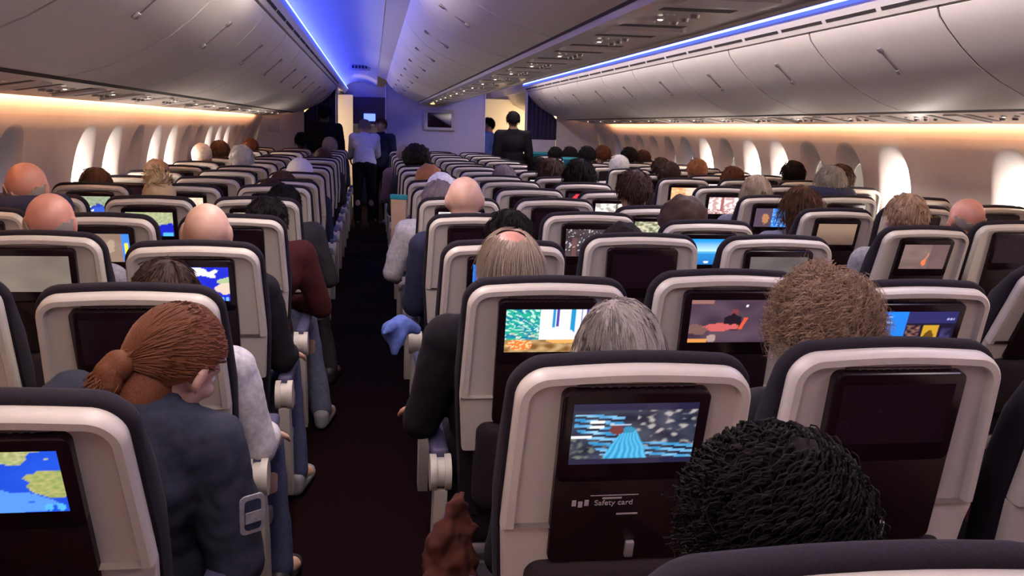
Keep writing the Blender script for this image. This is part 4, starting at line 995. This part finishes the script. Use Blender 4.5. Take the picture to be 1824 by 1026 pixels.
for (key, dx, zt, kind, lab, skin, top, legs, hk, hm, hs) in PEOPLE:
    o_, yp, lean = SEATS[key]; c = key[0]
    base = {'forward_r': 1.15, 'forward_l': 1.19}.get(kind, 1.262+(.0 if hk in (None, 'fringe') else .012) + {'curlyblack': .03, 'curlygrey': .025, 'afro': .035, 'curly': .018, 'bun': .045, 'beanie': .02}.get(hk, 0)*hs)
    s = max(.90, min(1.07, zt/base))
    if kind.startswith('forward'): s = 1.0
    yo = -math.tan(lean-.21)*.70 + .015
    p = person((COLX[c]+dx, yp+yo, 0), kind, s, lab, skin, top, legs, hk, hm, 'sneaker' if key in ('C3', 'C4') else 'shoe', hscale=hs)
    SEATS[key] = (o_, yp, lean, p)
# the leaning woman in the denim jacket
J = pose('leaner')
o_, yp, lean = SEATS['C1']
wj = person((COLX['C'], yp+.0, 0), 'leaner', 1.0, 'person with auburn ponytail in dark denim jacket, head bowed towards the aisle', 'light', 'denim', 'jeans', 'pony', 'auburn', topname='denim_jacket')
def ppos(key): return SEATS[key][3]
# sleeve badge on the denim jacket
bm = bmesh.new(); pts = rrect(.052, .085, .012, 4)
rings_mesh(bm, [[(x, .004, z) for x, z in pts], [(x, 0, z) for x, z in pts]], True, True)
bd = link('sleeve_badge', finish(bm, 'badge'), CLOTH['slategrey'], wj, (.318, .165, .735), (.15, -.05, .55))
bm = bmesh.new(); pts = rrect(.034, .066, .008, 4); rings_mesh(bm, [[(x, 0, z) for x, z in pts], [(x, -.002, z) for x, z in pts]], True, True); link('badge_field', finish(bm, 'field'), CLOTH['navy'], bd)
bm = bmesh.new(); box(bm, (0, -.003, -.004), (.033, .003, .024)); link('badge_stripe', finish(bm, 'stripe', False), CLOTH['slategrey'], bd)
bm = bmesh.new(); Jl = J['J']; nb = V(Jl['nb']); caps(bm, nb+V((-.075, -.05, -.005)), .022, nb+V((.07, -.06, -.01)), .022); caps(bm, nb+V((.07, -.06, -.01)), .022, nb+V((.10, .02, -.02)), .020); caps(bm, nb+V((-.075, -.05, -.005)), .022, nb+V((-.09, .03, .0)), .020)
link('collar', remesh(bm, 'collar', .010, 2, wrinkle(.003)), CLOTH['denim'], wj)
# things worn: neck pillow, masks, scarf are things of their own only when loose; worn ones are parts
def worn(p, name, bm, m): return link(name, finish(bm, name), m, p)
def mask_on(key, m, side_=1):
    p = ppos(key); Jh = V(pose('sit')['J']['head']) if True else None; bm = bmesh.new(); ell(bm, Jh+V((0, .062, -.048)), (.058, .050, .046), None, 3); bmesh.ops.delete(bm, geom=[v for v in bm.verts if v.co.y < Jh.y+.045], context='VERTS'); solid(bm, .004)
    for s in (-1, 1): cyl(bm, Jh+V((s*.056, .06, -.035)), Jh+V((s*.082, -.012, -.005)), .002, n=6)
    worn(p, 'face_mask', bm, m)
mask_on('H5', CLOTH['blue']); mask_on('C2', MAT['teal']); mask_on('C3', CLOTH['blue'])
bm = bmesh.new(); Jh = V(pose('sit')['J']['nb'])
for i in range(11):
    a0, a1 = [PI*(-.30+1.6*(k)/11)+PI for k in (i, i+1)]; caps(bm, Jh+V((.115*math.cos(a0), .0+.105*math.sin(a0), .115)), .062, Jh+V((.115*math.cos(a1), .0+.105*math.sin(a1), .115)), .062)
npm = remesh(bm, 'neck_pillow', .01, 3)
tag(link('neck_pillow', npm, CLOTH['navy'], None, ppos('A4').location), 'dark navy neck pillow around the neck of the bald window passenger', 'neck pillow')
tag(link('neck_pillow', npm.copy(), CLOTH['slategrey'], None, ppos('J6').location), 'grey-green neck pillow under the silver hair by the right windows', 'neck pillow')
bm = bmesh.new()
for i in range(9):
    a0, a1 = [2*PI*k/9 for k in (i, i+1)]; caps(bm, Jh+V((.095*math.cos(a0), .03+.085*math.sin(a0), .035+.012*math.sin(i*2))), .042, Jh+V((.095*math.cos(a1), .03+.085*math.sin(a1), .035+.012*math.sin((i+1)*2))), .042)
worn(ppos('J9'), 'scarf', bm, MAT['teal'])
# standing people
person((-1.04, 13.9, 0), 'serve', .97, 'crew member in white shirt and dark trousers bending in the left aisle', 'light', 'shirt', 'black', 'short', 'grey', group='standing people', topname='shirt')
person((-.80, 14.35, 0), 'stand', .93, 'dark-haired person in dark clothes standing just beyond the white shirt', 'tan', 'navy', 'black', 'short', 'brown', group='standing people', rotz=2.6)
person((.98, 12.9, 0), 'stand', 1.0, 'person in black suit jacket standing in the right aisle', 'tan', 'black', 'black', 'short', 'black', group='standing people', topname='suit_jacket')
person((.93, 15.3, 0), 'walk', .96, 'person in blue shirt in the lit doorway beyond the right aisle', 'ruddy', 'blue', 'black', 'short', 'black', group='standing people', rotz=1.2, topname='shirt')
person((-1.62, 14.38, 0), 'stand', 1.02, 'dark-clothed person standing before the navy curtain at left', 'dark', 'black', 'black', 'short', 'black', group='standing people')

# ------------------------------------------------------------------ loose things
def cloth_over(name, key, m, w_, back, front, label, cat, seed=0, side_off=0.):
    """a blanket folded over the top of a seat back"""
    o_, yp, lean = SEATS[key][:3]; bm = bmesh.new(); prof = []
    for i in range(9): prof.append((-.006, BL-back+(back+.022)*i/8))
    for i in range(1, 6): prof.append((-.006+.105*math.sin(PI/2*i/5), BL+.022+.010*math.sin(PI*i/5)))
    for i in range(1, 7): prof.append((.10+.03*i/6, BL+.02-front*i/6))
    rr = []
    for k in range(15):
        x = -w_/2+w_*k/14
        rr.append([(x+side_off+.004*MN.noise(V((x*9, z*9, seed))), y-.010-.006*abs(MN.noise(V((x*14, z*5, seed)))) if y < .05 else y+.006, z+.008*MN.noise(V((x*6, 1, seed)))) for y, z in prof])
    rings_mesh(bm, rr, cap1=False, closed=False); solid(bm, .006); me = finish(bm, name, angle=70)
    me.transform(M.Translation(V((COLX[key[0]], yp, PIVZ))) @ M.Rotation(lean, 4, 'X'))
    return tag(link(name, me, m), label, cat)
cloth_over('blanket', 'H16', MAT['teal'], .40, .16, .2, 'teal blanket hung over a far right aisle seat', 'blanket', 1)
cloth_over('blanket', 'H13', MAT['teal'], .34, .12, .2, 'teal blanket hung over a seat back in front of two dark heads', 'blanket', 2)
def lump(name, prims, vox, m, label, cat, amp=.006, f=12., loc=None):
    bm = bmesh.new()
    for p in prims: caps(bm, *p)
    return tag(link(name, remesh(bm, name, vox, 3, wrinkle(amp, f)), m, None, loc), label, cat)

lump('cloth', [((-.735, 3.93, .635), .022, (-.80, 3.90, .66), .045), ((-.80, 3.90, .66), .045, (-.835, 3.88, .64), .05), ((-.82, 3.88, .62), .045, (-.83, 3.86, .56), .02), ((-.84, 3.84, .67), .03, (-.875, 3.80, .65), .012)], .010, CLOTH['blue'], 'light blue cloth hanging over the centre block armrest into the left aisle', 'cloth', .008, 16)
bm = bmesh.new(); box(bm, (0, 0, .23), (.10, .022, .44), .006); bk = thing('paper_folder', (-.757, 5.62, .622), 'tan paper folder with teal top edge standing on an armrest by the left aisle', 'folder', None, (.05, 0, -.5))
link('cover', finish(bm, 'cover'), mat('tan_paper', (.50, .34, .22), .8), bk)
bm = bmesh.new(); box(bm, (0, 0, .452), (.104, .026, .03), .004); link('top_edge', finish(bm, 'edge'), MAT['teal'], bk)
lump('scarf', [((-.80, 1.70, .40), .03, (-.795, 1.73, .54), .048), ((-.795, 1.73, .54), .048, (-.775, 1.77, .68), .034), ((-.775, 1.77, .68), .034, (-.745, 1.80, .755), .014), ((-.805, 1.71, .46), .035, (-.83, 1.70, .58), .015), ((-.76, 1.73, .50), .05, (-.73, 1.78, .70), .02)], .008, CLOTH['rust'], 'rust brown scarf hanging beside the black sleeve at the nearest centre aisle seat', 'scarf', .020, 26)
